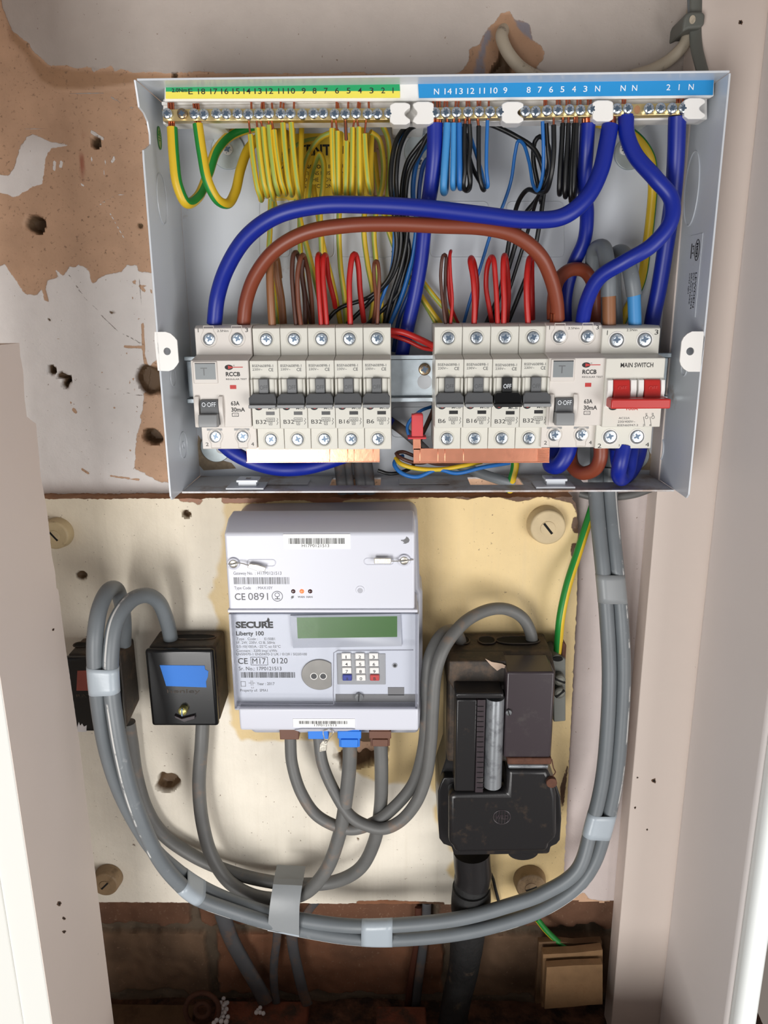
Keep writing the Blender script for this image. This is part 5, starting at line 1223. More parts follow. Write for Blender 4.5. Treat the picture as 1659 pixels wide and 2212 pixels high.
b.text('Gateway No.', 504, 546, 1235, 1241.5, h, 'ink_grey'); b.text(': H17P0121513', 551, 608, 1235, 1241.5, h, 'ink_grey')
barcode(b, 505, 628, 1247, 1262, h, 'ink_grey', 48, 5)
b.text('Type Code', 506, 542, 1267, 1273, h, 'ink_grey'); b.text(': MAX10Y', 553, 589, 1267, 1273, h, 'ink_grey')
b.text('CE', 507, 530, 1282, 1296, h, 'ink_grey', bold=.01); b.text('0891', 536, 579, 1281, 1296, h, 'ink_grey')
c = at(599, 1288, h)
b.tube([c+Vector((.0035*math.cos(a), 0, .0035*math.sin(a))) for a in [2*math.pi*i/36 for i in range(36)]], .0002, 'ink_grey', n=5, closed=True)
b.tube([c+Vector((.0016*math.cos(a), 0, .0010+.0014*math.sin(a))) for a in [2*math.pi*i/16 for i in range(16)]], .00018, 'ink_grey', n=5, closed=True)
b.box(c.x-.0003, c.x+.0003, c.z-.0018, c.z-.0002, h, MF, 'ink_grey'); b.box(c.x-.0018, c.x+.0018, c.z-.0022, c.z-.0016, h, MF, 'ink_grey')
b.text('WAN', 643, 658, 1287.5, 1291.5, h, 'ink_grey', bold=.02); b.text('HAN', 662, 675, 1287.5, 1291.5, h, 'ink_grey', bold=.02)
c = at(631.5, 1291, h); q = [(-.0004, .0012), (.0013, .0012), (.0006, .0003), (.0014, .0003), (-.0012, -.0013), (-.0002, -.0002), (-.0011, -.0002)]
b.poly([c+Vector((x, 0, z)) for x, z in q], 'ink_grey')
# bird-like emblem
c = at(875, 1167, h); q = [(-.0028, .0002), (-.0008, .0004), (.0003, .0012), (.0009, .0026), (.0022, .0016), (.0030, .0002), (.0024, -.0014), (.0004, -.0024), (-.0014, -.0022), (-.0004, -.0013), (-.0018, -.0010), (-.0008, -.0004), (-.0024, -.0006)]
b.poly([c+Vector((x, 0, z)) for x, z in q], 'ink_grey')
b.build('printed_marking', upc)
for u, m in ((633.5, 'led_dark'), (652, 'led_lit'), (670, 'led_dark')):
    b = MB(); b.disc(u, 1277.5, MF+.1, MF-.5, 9.5 if m == 'led_dark' else 10, m, n=20, dome=.5); b.build('indicator_light', upc)
b = MB(); b.disc(778, 1275, MF+.4, MF-.3, 19, 'meter_white', n=28); b.disc(778, 1276, MF+.5, MF-.2, 12, 'meter_grey', n=24); b.build('button', upc, bevel=.2)
for u0, u1, lab in ((534, 595, 0), (787, 850, 1)):
    b = MB(); v = 1216 if lab == 0 else 1213
    q = [(u0+6+8*math.cos(a)*.8, v+7*math.sin(a)) for a in [math.pi/2+math.pi*i/8 for i in range(9)]] + [(u1-6+8*math.cos(a)*.8, v+7*math.sin(a)) for a in [-math.pi/2+math.pi*i/8 for i in range(9)]]
    P = [at(uu, vv, MF+.05) for uu, vv in q]; b.tube(P, .00035, 'meter_white', n=6, closed=True); b.poly([p+Vector((0, .0001, 0)) for p in P], 'meter_grey'); b.build('finger_slot', upc)
for (u, v) in ((504, 1218), (873, 1211)):
    b = MB(); c = at(u, v, MF+1); P = [c+Vector((.0034*math.cos(a), 0, .0034*math.sin(a))) for a in [2*math.pi*i/28 for i in range(28)]]; b.tube(P, .0008, 'meter_white', n=8, closed=True)
    b.cyl(c.x, c.z, MF+.8, MF-.5, .003, 'toggle_grey_light'); b.build('screw_socket', upc)
    b = MB(); screw_mesh(b, u, v, MF+2, 17, .2, 'seal_metal', 'screw_recess', kind='slot'); b.build('screw', upc)
# wire seals
def seal(lab, pts, quad, extra=None):
    o = MB().tube(spline(pts), .00035, 'seal_metal', n=8).build('security_seal')
    tag(o, lab, 'seal', 'wire seals on the meter')
    b = MB(); b.prism(quad, MF+4.2, MF+2.6, 'seal_metal'); b.build('crimp_tag', o, bevel=.35)
seal('crimped wire seal slanting from the left screw of the meter cover', [(490, 1218, MF+.6), (500, 1219, MF+3), (518, 1216, MF+3), (536, 1221, MF+3.4), (548, 1224, MF+3.4)], [(538, 1218), (556, 1220), (574, 1226), (572, 1235), (553, 1233), (534, 1226)])
seal('crimped wire seal lying level at the right screw of the meter cover', [(893, 1209, MF+.6), (876, 1211, MF+3), (862, 1212, MF+3), (846, 1212, MF+3.4), (832, 1213, MF+3.4)], [(808, 1206), (845, 1206), (845, 1218), (808, 1218)])
# lower panel behind a clear cover
MP = 73.0
b = MB(); b.rect(500, 1326, 905, 1535, MP, 50, 'meter_panel'); lp = b.build('front_panel', mt, bevel=.8)
b = MB()
q = [(627, 1330), (865, 1326), (868, 1396), (633, 1400)]; inner = [(641, 1334), (858, 1331), (858, 1376), (643, 1379)]
A = [at(u, v, MP+2.2) for u, v in q]; Bq = [at(u, v, MP+.4) for u, v in inner]; b.loft(A, Bq, 'meter_bezel', cap=False, capB=False)
b.loft(A, [Vector((p.x, -MP/1000, p.z)) for p in A], 'meter_bezel', cap=False, capB=False); b.build('display_frame', lp)
b = MB(); b.poly([at(u, v, MP+.42) for u, v in inner], 'lcd_green'); b.build('display_screen', lp)
b = MB(); h = MP+.1
b.text('SECURE', 509, 590, 1343.5, 1356, h, 'ink_black', bold=.05)
c = at(578, 1339, h); b.poly([c+Vector((x, 0, z)) for x, z in ((-.0022, -.0012), (-.0006, -.0006), (-.0002, .0006), (.0004, .0018), (.0014, .0004), (.0012, -.0010), (0, -.0018))], 'ink_black')
b.text('Liberty 100', 510, 570, 1364, 1372.5, h, 'ink_black', bold=.025)
for s, u1, v in (('Type   Code :      E1S0B1', 594, 1377.5), ('1P, 2W, 230V, Cl B, 50Hz', 594, 1385.5), ('0.5-10(100)A, -25°C to 55°C', 606, 1394), ('Constant : 3200 imp/ kWh', 598, 1403), ('EN50470-1 EN50470-3 UK / 0120 / SGS0100', 663, 1410.5)):
    b.text(s, 511, u1, v, v+5.2, h, 'ink_faint')
b.text('CE', 514, 535, 1422, 1434, h, 'ink_black', bold=.01); b.text('M17', 545, 574, 1422, 1434, h, 'ink_black'); b.text('0120', 587, 621, 1421.5, 1433, h, 'ink_black')
za, zb2 = zf(1419.5, h, 560), zf(1436.5, h, 560); xa, xb = at(542, 1428, h).x, at(578, 1428, h).x; q_ = .00015
b.box(xa, xb, za-q_, za+q_, h, MP, 'ink_black'); b.box(xa, xb, zb2-q_, zb2+q_, h, MP, 'ink_black'); b.box(xa-q_, xa+q_, zb2, za, h, MP, 'ink_black'); b.box(xb-q_, xb+q_, zb2, za, h, MP, 'ink_black')
b.text('Sr. No.: 17P0121513', 516, 608, 1440.5, 1448, h, 'ink_black')
barcode(b, 521, 638, 1452, 1464, h, 'ink_black', 46, 9)
c1, c2 = at(520, 1472, h), at(531, 1483, h); b.box(c1.x, c2.x, c1.z-q_*2, c1.z, h, MP, 'ink_grey'); b.box(c1.x, c2.x, c2.z, c2.z+q_*2, h, MP, 'ink_grey'); b.box(c1.x, c1.x+q_*2, c2.z, c1.z, h, MP, 'ink_grey'); b.box(c2.x-q_*2, c2.x, c2.z, c1.z, h, MP, 'ink_grey')
for (ua, ub, va, vb) in ((537, 542, 1475.2, 1476), (542, 542.8, 1470, 1481), (545.5, 546.3, 1470, 1481), (546, 551, 1475.2, 1476)): b.rect(ua, va, ub, vb, h, MP, 'ink_grey')
b.text('LI', 543, 548, 1484, 1487, h, 'ink_grey'); b.text('Year : 2017', 555, 593, 1474, 1480, h, 'ink_faint'); b.text('Property of:  SMA1', 519, 578, 1488.5, 1494, h, 'ink_faint')
b.build('printed_marking', lp)
# optical port
b = MB()
c = at(690, 1458, MP+1); r = 39/ppm(690, 1458, MP)/1000; xe = at(716, 1458, MP+1).x
ang0 = math.acos(min(1, (xe-c.x)/r)); P = [Vector((c.x+r*math.cos(a), 0, c.z+r*.92*math.sin(a))) for a in [ang0+(2*math.pi-2*ang0)*i/40 for i in range(41)]]
Aq = [Vector((p.x, -(MP+1)/1000, p.z)) for p in P]; b.loft(Aq, [Vector((p.x, -MP/1000, p.z)) for p in P], 'brushed_steel'); port = b.build('optical_port', lp, bevel=.3)
for u in (678, 698):
    b = MB(); b.disc(u, 1461, MP+1.05, MP+.8, 16, 'plastic_white', n=24); b.disc(u, 1461, MP+1.1, MP+.8, 13, 'toggle_black', n=24); b.build('port_eye', port)
# keypad
b = MB(); b.rect(728, 1412, 833, 1479, MP+.5, MP-.5, 'keypad_grey'); kp = b.build('keypad', lp, bevel=.4)
keys = '123456789A0B'
for i, k in enumerate(keys):
    u = 747.5+(i % 3)*29.7+(i//3)*.8; v = 1418+(i//3)*15.6; m = {'A': 'wire_blue_thick', 'B': 'toggle_red'}.get(k, 'plastic_white')
    b = MB(); b.rect(u-10, v-6.5, u+10, v+6.2, MP+2.2, MP+.2, m); ky_ = b.build('key', kp, bevel=.5)
    b = MB(); b.text(k, u-(2.6 if k != '1' else 1.0), u+(2.6 if k != '1' else 1.0), v-1.6, v+4.6, MP+2.3, 'ink_black', bold=.01); b.build('key_lettering', ky_)
b = MB(); b.disc(853, 1438, MP+.6, MP-.4, 11, 'keypad_grey', n=20); b.disc(853, 1438, MP+.8, MP-.4, 7, 'toggle_black', n=16); b.build('light_sensor', lp)
b = MB(); b.rect(725, 1500, 902, 1517, MP+.4, MP-1, 'ink_grey'); b.rect(838, 1485, 873, 1502, MP+.4, MP-1, 'ink_grey'); b.build('lower_recess', lp)
b = MB(); screw_mesh(b, 775, 1507, MP+2.4, 19, 1.5, 'toggle_grey', 'toggle_black', kind='slot'); b.build('screw', lp)
# clear cover
b = MB()
b.prism([(491, 1328), (894, 1323), (909, 1526), (511, 1530)], MF+1, MF+.2, 'clear_plastic')
xa, xb = at(494, 1330, MF).x, at(901, 1330, MF).x
cc_ = b.build('clear_cover', mt, bevel=.3)
b = MB(); zq0, zq1 = at(700, 1530, MF).z, at(700, 1326, MF).z
xa, xb = (at(491, 1328, MF).x+at(511, 1530, MF).x)/2, (at(894, 1323, MF).x+at(909, 1526, MF).x)/2
b.box(xa, xa+.0014, zq0, zq1, MF+.6, 56, 'clear_plastic_edge'); b.box(xb-.0014, xb, zq0, zq1, MF+.6, 56, 'clear_plastic_edge'); b.box(xa, xb, zq0, zq0+.0016, MF+.6, 56, 'clear_plastic_edge')
P = [at(u, v, MF+1.2) for u, v in ((893, 1404), (730, 1405), (721, 1410), (720, 1500), (721, 1521))]; b.tube(P, .0004, 'clear_plastic_edge', n=6)
P = [at(u, v, MF+1.2) for u, v in ((517, 1520), (720, 1522))]; b.tube(P, .0003, 'clear_plastic_edge', n=6)
b.build('clear_cover_edge', mt)
# terminal cover
b = MB()
zt_, zb_ = at(700, 1530, MF).z, at(700, 1582, MF).z; x0, x1 = (at(513, 1532, MF).x+at(521, 1580, MF).x)/2, (at(905, 1530, MF).x+at(903, 1580, MF).x)/2
P = [(MF+.6, zt_), (52, zt_), (40, zb_), (MF-3, zb_), (MF-.5, zb_+.0018), (MF+.2, zb_+.006)]
Aa = [Vector((x0, -h/1000, z)) for h, z in P]; b.loft(Aa, [p+Vector((x1-x0, 0, 0)) for p in Aa], 'meter_white'); tcov = b.build('terminal_cover', mt, bevel=1.6, seg=3)
b = MB(); b.rect(633, 1553, 767, 1571, MF+.75, MF, 'sticker_white'); s2 = b.build('barcode_sticker', tcov, bevel=.05)
b = MB(); barcode(b, 646, 752, 1557.5, 1564, MF+.82, 'ink_black', 40, 12); b.text('17P0121513', 679, 727, 1564.5, 1569, MF+.82, 'ink_black'); b.build('sticker_lettering', s2)
b = MB(); b.prism([(636, 1577), (652, 1574.5), (760, 1574.5), (767, 1576), (750, 1579), (645, 1580)], MF+.7, MF-.5, 'meter_grey'); b.build('finger_slot', tcov)
o = MB().tube(spline([(708, 1575, MF+.6), (698, 1580, MF+2), (700, 1592, MF+2), (703, 1606, MF+1.5), (712, 1594, MF+2), (720, 1581, MF+2), (712, 1574, MF+1.2)]), .00035, 'seal_metal', n=8).build('security_seal')
tag(o, 'wire seal dangling below the meter bottom edge', 'seal', 'wire seals on the meter')
b = MB(); b.prism([(697, 1600), (707, 1601), (705, 1622), (689, 1625), (691, 1608)], MF+1.8, MF+.2, 'seal_metal'); b.build('crimp_tag', o, bevel=.3)
for (u0, u1, v1, m, w_) in ((604, 645, 1598, 'terminal_brown', 0), (665, 709, 1597, 'terminal_blue', 0), (732, 777, 1614, 'terminal_blue', 1), (800, 842, 1612, 'terminal_brown', 1)):
    h = 52 if not w_ else 64
    b = MB(); b.rect(u0, 1572, u1, v1, h, 30, m)
    if w_: b.rect(u0+4, 1598, u1-4, v1+1, h+1.5, h-2, m); b.rect(u0-3, 1580, u1+3, 1596, h+.8, h-5, m)
    b.build('terminal_shroud', mt, bevel=.5)

# ================================================================== FUSE BOXES (left)
def isolator(x_px, lab, tape, htop, hf=48):
    """x_px = front face pixels (u0,v0,u1,v1)"""
    u0, v0, u1, v1 = x_px
    t = thing('connector_block', lab, 'connector block', at((u0+u1)/2, v1, 15), 'black supply connector blocks'); t.location.y = -.0155
    x0, x1 = at(u0, (v0+v1)/2, hf).x, at(u1, (v0+v1)/2, hf).x; z0, z1 = at((u0+u1)/2, v1, hf).z, at((u0+u1)/2, v0, hf).z
    b = MB()
    f = [Vector((x0+.0012, -(hf-5)/1000, z0+.001)), Vector((x1+.0002, -(hf-5)/1000, z0+.001)), Vector((x1+.0002, -(hf-5)/1000, z1+.0005)), Vector((x0+.0012, -(hf-5)/1000, z1+.0005))]
    bk = [Vector((p.x + .0015*(1 if i in (1, 2) else .3), -.0155, p.z + (.0 if i < 2 else .001))) for i, p in enumerate(f)]
    bk[1].z += .008; bk[0].z += .008
    b.loft(f, bk, 'bakelite_dusty'); b.build('base', t, bevel=2.2, seg=3)
    b = MB(); b.box(x0, x1, z0, z1, hf, hf-5.5, 'black_plastic'); ft = b.build('cover', t, bevel=2.2, seg=4)
    for hole in htop:
        c = at(*hole[:2], 28); rx = hole[2]/2/ppm(c and hole[0], hole[1], 28)/1000
        zt_ = z1+.0008; P = [Vector((c.x+rx*math.copysign(abs(math.cos(a))**.6, math.cos(a)), -.028+.0042*math.sin(a), zt_+.0006)) for a in [2*math.pi*i/36 for i in range(36)]]
        bb = MB(); bb.poly(P, 'hollow_black'); bb.tube(P, .0005, 'bakelite_dusty', n=6, closed=True); bb.build('entry_hole', t)
    b = MB(); b.prism(tape, hf+.25, hf-.1, tape_m); b.build('marking_tape', ft)
    return t, ft, x0, x1, z0, z1
tape_m = 'tape_red'
t, ft, *_ = isolator((146, 1421, 262, 1581), 'black connector block half hidden behind the left edge, red tape on its cover', [(167, 1449), (225, 1447), (225, 1492), (165, 1492)], [(176, 1390, 34), (256, 1385, 38)])
b = MB(); b.text('RATED', 165, 222, 1500, 1506, 48.1, 'bakelite_dusty'); b.prism([(167, 1571), (170, 1560), (173, 1568), (177, 1563), (181, 1570), (187, 1567), (186, 1581), (168, 1581)], 48.3, 47.5, 'bead_white'); b.build('paint_smear', ft)
tape_m = 'tape_blue'
t, ft, *_ = isolator((320, 1404, 466, 1569), 'black connector block with blue tape and a yellow green screw', [(345, 1437), (442, 1438), (443, 1446), (450, 1450), (449, 1462), (445, 1472), (446, 1485), (359, 1482)], [(420, 1373, 92)])
b = MB(); b.text('henley', 361, 432, 1489, 1497, 48.15, 'bakelite_dusty'); b.build('embossed_lettering', ft)
b = MB(); screw_mesh(b, 394, 1537, 52, 19, 1.5, 'brass_screw', 'screw_recess', kind='slot', prot=4); b.build('screw', ft)
b = MB(); b.prism([(376, 1546), (392, 1553), (420, 1546), (421, 1553), (398, 1560), (378, 1551)], 50.5, 47.5, 'bakelite_purple'); b.build('latch_tab', ft, bevel=.3)

# ================================================================== SERVICE CUT-OUT (right)
sc = thing('service_fuse', 'dusty black service cut-out with fuse carrier on the yellow side of the board', 'service fuse', at(1085, 1850, 15)); sc.location.y = -.0155
def fprism(b, px, h0, h1, m): b.prism(px, h0, h1, m)
# head with sloping shoulder
b = MB()
xA, xB = at(966, 1450, 50).x, at(1192, 1450, 50).x
z_top = at(1080, 1406, 46).z; z_sh = at(1080, 1416, 56).z; z_f = at(1080, 1455, 68).z; z_bot = at(1080, 1640, 60).z
P = [(15.5, z_top+.001), (44, z_top), (46, z_sh), (64, z_f), (64, z_bot), (15.5, z_bot)]
Aa = [Vector((xA, -h/1000, z)) for h, z in P]; b.loft(Aa, [p+Vector((xB-xA, 0, 0)) for p in Aa], 'bakelite_dusty'); head = b.build('head', sc, bevel=2.5, seg=3)
for (u, w) in ((997, 34), (1051, 37), (1118, 94)):
    zt_ = z_top+.0004; c = at(u, 1404, 31); rx = w/2/ppm(u, 1404, 31)/1000
    Pq = [Vector((c.x+rx*math.copysign(abs(math.cos(a))**.7, math.cos(a)), -.030+.0065*math.sin(a), zt_+.0009)) for a in [2*math.pi*i/36 for i in range(36)]]
    b = MB(); b.poly(Pq, 'hollow_black'); b.tube(Pq, .0006, 'bakelite_dusty', n=6, closed=True); b.build('cable_socket', head)
for u0, u1 in ((997, 1007), (1046, 1058)):
    b = MB(); Pq = [at(u0, 1422, 58), at(u0+5, 1422, 58), at(u1+6, 1500, 69), at(u1-1, 1500, 69)]; Pb = [p+Vector((0, .006, 0)) for p in Pq]; b.loft(Pq, Pb, 'bakelite_dusty'); b.build('rib', head, bevel=.5)
b = MB(); b.prism([(970, 1428), (1094, 1428), (1094, 1499), (985, 1499), (968, 1470)], 66, 50, 'bakelite_dusty'); b.build('fuse_hood', head, bevel=1)
# side wings behind the carrier
b = MB(); b.prism([(965, 1475), (985, 1500), (985, 1660), (975, 1720), (950, 1720), (950, 1680), (963, 1640)], 52, 15.5, 'bakelite'); b.build('side_wall', sc, bevel=1)
# fuse carrier
b = MB()
b.rect(984, 1498, 1088, 1510, 84, 60, 'bakelite'); 
b.rect(984, 1511, 1029, 1710, 82, 58, 'bakelite')
fc = b.build('fuse_carrier', sc, bevel=1.2, seg=3)
b = MB(); b.rect(1029, 1512, 1046, 1712, 83, 58, 'bakelite_purple')
for i in range(17): v = 1526+i*11; b.rect(1030, v, 1045, v+1.3, 83.6, 82, 'bakelite')
b.build('grip_strip', fc, bevel=.2)
c0, c1 = at(1046, 1600, 78), at(1087, 1600, 78); zc0, zc1 = at(1066, 1708, 84).z, at(1066, 1513, 82).z; rr = (c1.x-c0.x)/2
P = [Vector((c0.x+rr-rr*math.cos(a), -.0765-.0075*math.sin(a), zc1)) for a in [math.pi*i/20 for i in range(21)]]; P += [Vector((c0.x+2*rr, -.06, zc1)), Vector((c0.x, -.06, zc1))]
b = MB(); b.loft(P, [Vector((p.x, p.y, zc0)) for p in P], 'bakelite_worn'); b.build('rounded_grip', fc)
# right-hand cover
b = MB(); b.rect(1091, 1452, 1194, 1637, 78, 50, 'bakelite_purple'); rc = b.build('link_cover', sc, bevel=1.5, seg=3)
b = MB(); screw_mesh(b, 1099, 1540, 80, 13, 1.9, 'toggle_grey', 'hollow_black', kind='slot'); b.build('screw', rc)
b = MB(); b.rect(1096, 1638, 1192, 1652, 79, 55, 'rust'); b.rect(1098, 1653, 1185, 1661, 79.5, 60, 'bakelite_worn'); b.build('clamp_bar', sc, bevel=1)
# big lower cover
b = MB()
b.prism([(951, 1694), (958, 1680), (985, 1680), (985, 1712), (1090, 1712), (1090, 1662), (1184, 1662), (1200, 1690), (1211, 1722), (1213, 1770), (1210, 1815), (1203, 1824), (1190, 1830), (1187, 1842), (1182, 1845), (985, 1848), (980, 1844), (975, 1830), (958, 1824), (949, 1812), (946, 1770), (946, 1710)], 60, 15.5, 'bakelite')
b.build('lower_body', sc, bevel=1.5, seg=3)
b = MB()
b.prism([(969, 1718), (985, 1714), (1094, 1714), (1096, 1663), (1182, 1663), (1196, 1690), (1203, 1722), (1203, 1810), (1186, 1826), (1183, 1841), (984, 1844), (978, 1830), (969, 1822)], 74, 58, 'bakelite')
lc = b.build('lower_cover', sc, bevel=3.5, seg=4)
c = at(1084, 1765, 74.2)
b = MB(); b.tube([c+Vector((.0062*math.cos(a), 0, .0058*math.sin(a))) for a in [2*math.pi*i/40 for i in range(40)]], .00035, 'bakelite_purple', n=6, closed=True)
for dx in (-.0042, -.0021, 0, .0021, .0042): 
    hh = .0056*math.sqrt(max(0, 1-(dx/.0062)**2)); b.tube([c+Vector((dx, 0, -hh)), c+Vector((dx, 0, hh))], .00025, 'bakelite_purple', n=5)
b.text3('WILD', c+Vector((-.0046, -.0002, -.0016)), (1, 0, 0), (0, 0, 1), .0092, .0034, 'bakelite_purple', bold=.02); b.build('round_emblem', lc)
b = MB(); b.disc(1192, 1692, 76.5, 73, 23, 'rust', n=24, dome=.6); sl_ = b.build('seal_disc', sc)
b = MB(); b.tube(spline([(1194, 1676, 75), (1200, 1668, 74), (1196, 1660, 72), (1192, 1640, 70)]), .0004, 'rust', n=6); b.build('seal_wire', sl_)
b = MB(); b.disc(1130, 1840, 50, 20, 66, 'bakelite', n=30, squash=.65); b.build('spare_entry', sc)
# earth block at the side
b = MB(); b.prism([(1193, 1418), (1203, 1414), (1222, 1424), (1222, 1558), (1196, 1560)], 40, 15.5, 'grey_clip'); b.prism([(1215, 1386), (1224, 1394), (1222, 1430), (1212, 1424)], 36, 15.5, 'rust')
eb = tag(b.build('earth_block', bevel=.8), 'grimy grey earth terminal block at the right side of the service cut-out', 'terminal block')
for v in (1469, 1497):
    b = MB(); screw_mesh(b, 1209, v, 46, 26, -.4 if v == 1469 else .75, 'grey_screw', 'hollow_black', kind='slot', prot=5); b.build('clamp_screw', eb)
b = MB(); b.disc(1205, 1424, 41, 38, 22, 'hollow_black', n=20, squash=.5); b.build('wire_hole', eb)
# flakes of old wallpaper
for px, h, w_ in (([(1050, 1396), (1075, 1390), (1090, 1381), (1100, 1387), (1115, 1396), (1080, 1397)], 24, 'lying behind the top of the service cut-out'), ([(1048, 1423), (1062, 1430), (1085, 1434), (1096, 1440), (1098, 1444), (1084, 1443), (1074, 1449), (1060, 1437)], 68, 'lying on the sloping top of the service cut-out')):
    b = MB(); b.prism(px, h, h-.4, 'paper_peel'); tag(b.build('paper_flake'), 'small torn flake of pinkish paper '+w_, 'debris', 'torn paper flakes')
# incoming service cable
def lumps(t): return 1 + .10*math.sin(t*26) + .05*math.sin(t*61+1)
o = wire('service_cable', 'thick tarred black supply cable rising from the floor to the cut-out', 'cable', [(1021, 1840, 42), (1020, 1880, 42), (1018, 1930, 40), (1014, 1980, 34), (1008, 2040, 20), (1000, 2100, 10), (986, 2160, 14), (974, 2240, 22), (964, 2400, 26), (960, 2600, 26)], 74, 'tar_black', n=28, rfun=lambda t: 1.0+(.06*math.sin(t*9)-(.0 if t < .3 else .02)))
b = MB(); b.tube(spline([(1019, 1838, 42), (1020, 1862, 42), (1022, 1890, 42), (1020, 1904, 42)]), .0146, 'bakelite', n=28); b.build('cable_gland', o, bevel=0)
b = MB(); b.tube(spline([(1018, 1915, 42), (1018, 1935, 41), (1014, 1965, 38)]), .0149, 'tar_black', n=28, rfun=lambda t: 1+.06*math.sin(t*math.pi)); b.build('tape_wrap', o)
wire('earth_strap', 'thin stiff dark wire hanging beside the thick black supply cable', 'wire', [(1040, 1888, 36), (1054, 1884, 34), (1064, 1896, 26), (1070, 1920, 20), (1078, 1950, 18)], 7, 'tar_black')

# ================================================================== BOSSES HOLDING THE BOARD
def boss(u, v, d, m, lab, h=26, ang=-.9):
    o = MB().disc(u, v, h, 14.8, d, m, n=40, taper=1.12).build('screw_boss', bevel=1.2, seg=3)
    tag(o, lab, 'wooden boss', 'round painted bosses at the corners of the board')
    b = MB(); screw_mesh(b, u, v+2, h+.5, d*.42, ang, m, 'hollow_black', kind='slot', prot=1); b.build('screw', o)
boss(1184, 1140, 76, 'paint_boss', 'cream painted round boss at the top right of the board')
boss(1148, 1918, 64, 'paint_boss_brown', 'brown round boss at the bottom right of the board', ang=.4)
boss(116, 1157, 62, 'paint_boss', 'round boss at the top left of the board, half hidden by the white edge', h=24)
boss(226, 1912, 56, 'paint_boss_brown', 'round boss at the bottom left of the board, half hidden by the white edge', ang=.8)

# ================================================================== GREY TAILS
G_T = 'long grey supply tails looping under the meter'
def gt(lab, pts, d, m='sheath_grey', grp=G_T, dref=None, name='supply_tail', **kw): return wire(name, lab, 'cable', pts, d, m, grp, n=22, dref=dref, **kw)
gt('grey tail from the enclosure sweeping left to the second connector block, outer of the pair', TAIL_A := [(1318, 1010, 14), (1317, 1066, 16), (1324, 1150, 26), (1333, 1240, 34), (1342, 1340, 38), (1347, 1450, 40), (1342, 1570, 42), (1330, 1690, 44), (1308, 1790, 46), (1282, 1866, 48), (1246, 1915, 50), (1174, 1963, 52), (1102, 1990, 54), (993, 2016, 56), (848, 2029, 58), (760, 2026, 58), (669, 2012, 60), (579, 1992, 64), (495, 1966, 70), (425, 1939, 77), (385, 1906, 84), (347, 1860, 90), (314, 1795, 96), (283, 1711, 99), (262, 1627, 100), (250, 1560, 99), (241, 1490, 96), (240, 1410, 94), (252, 1340, 86), (282, 1298, 72), (315, 1286, 58), (342, 1300, 46), (360, 1340, 38), (370, 1385, 30)], 35, dref=(241, 1450, 96), stripe=(-42, 17), m2='sheath_paint')
gt('grey tail from the enclosure sweeping left to the first connector block, inner of the pair', TAIL_B := [(1286, 1010, 14), (1287, 1066, 18), (1294, 1150, 28), (1303, 1240, 36), (1311, 1340, 40), (1316, 1450, 42), (1312, 1570, 44), (1300, 1690, 46), (1279, 1780, 48), (1246, 1880, 54), (1174, 1929, 56), (1102, 1955, 58), (993, 1984, 60), (848, 1999, 60), (760, 2000, 58), (669, 1990, 58), (578, 1972, 58), (477, 1937, 60), (420, 1908, 66), (381, 1880, 73), (338, 1842, 80), (300, 1788, 86), (260, 1711, 89), (232, 1627, 92), (214, 1530, 95), (205, 1430, 96), (206, 1370, 94), (215, 1315, 86), (232, 1278, 72), (250, 1272, 56), (262, 1300, 42), (268, 1345, 32), (268, 1392, 28)], 35, dref=(205, 1430, 96))
G_M = 'grey meter tails under the meter'
gt('grey tail from the first connector block to the right brown meter terminal', [(278, 1560, 28), (284, 1600, 26), (296, 1680, 24), (318, 1750, 24), (352, 1802, 24), (420, 1850, 26), (500, 1884, 28), (570, 1902, 30), (640, 1910, 34), (720, 1905, 38), (775, 1878, 44), (808, 1820, 50), (822, 1740, 54), (824, 1670, 56), (822, 1600, 56)], 30, 'sheath_grey_old', G_M, (822, 1600, 56))
gt('grey tail from the second connector block to the right blue meter terminal', [(438, 1560, 28), (436, 1600, 30), (430, 1700, 32), (438, 1780, 34), (458, 1850, 36), (495, 1905, 38), (545, 1934, 42), (605, 1942, 46), (660, 1928, 52), (704, 1880, 56), (734, 1800, 58), (748, 1720, 58), (755, 1650, 58), (756, 1600, 58)], 31, 'sheath_grey_old', G_M, (755, 1650, 58))
gt('worn grey tail from the left brown meter terminal up to the cut-out', [(627, 1590, 44), (631, 1650, 46), (652, 1715, 50), (688, 1764, 54), (756, 1791, 58), (807, 1777, 60), (852, 1743, 62), (893, 1692, 64), (914, 1620, 66), (921, 1540, 66), (922, 1470, 66), (930, 1415, 64), (952, 1374, 56), (976, 1362, 44), (993, 1380, 34), (997, 1412, 29)], 27, 'sheath_grey_old', G_M, (921, 1540, 66))
gt('worn grey tail from the left blue meter terminal arching over the cut-out', [(688, 1590, 46), (697, 1650, 50), (727, 1718, 56), (760, 1765, 62), (798, 1785, 66), (828, 1790, 68), (863, 1775, 70), (898, 1735, 72), (921, 1675, 73), (931, 1600, 74), (935, 1530, 74), (942, 1450, 73), (958, 1402, 70), (984, 1364, 62), (1016, 1335, 52), (1062, 1316, 42), (1098, 1317, 36), (1130, 1336, 32), (1147, 1370, 30), (1149, 1412, 29)], 27, 'sheath_grey_old', G_M, (931, 1600, 74))
wire('earth_cable', 'long yellow and green earth wire curving down to the grimy earth block', 'wire', [(1292, 1060, 12), (1276, 1110, 16), (1250, 1190, 24), (1226, 1265, 32), (1212, 1330, 36), (1207, 1380, 34), (1204, 1424, 32)], 19, 'earth_green', stripe=(-120, 128), m2='earth_yellow', n=18)

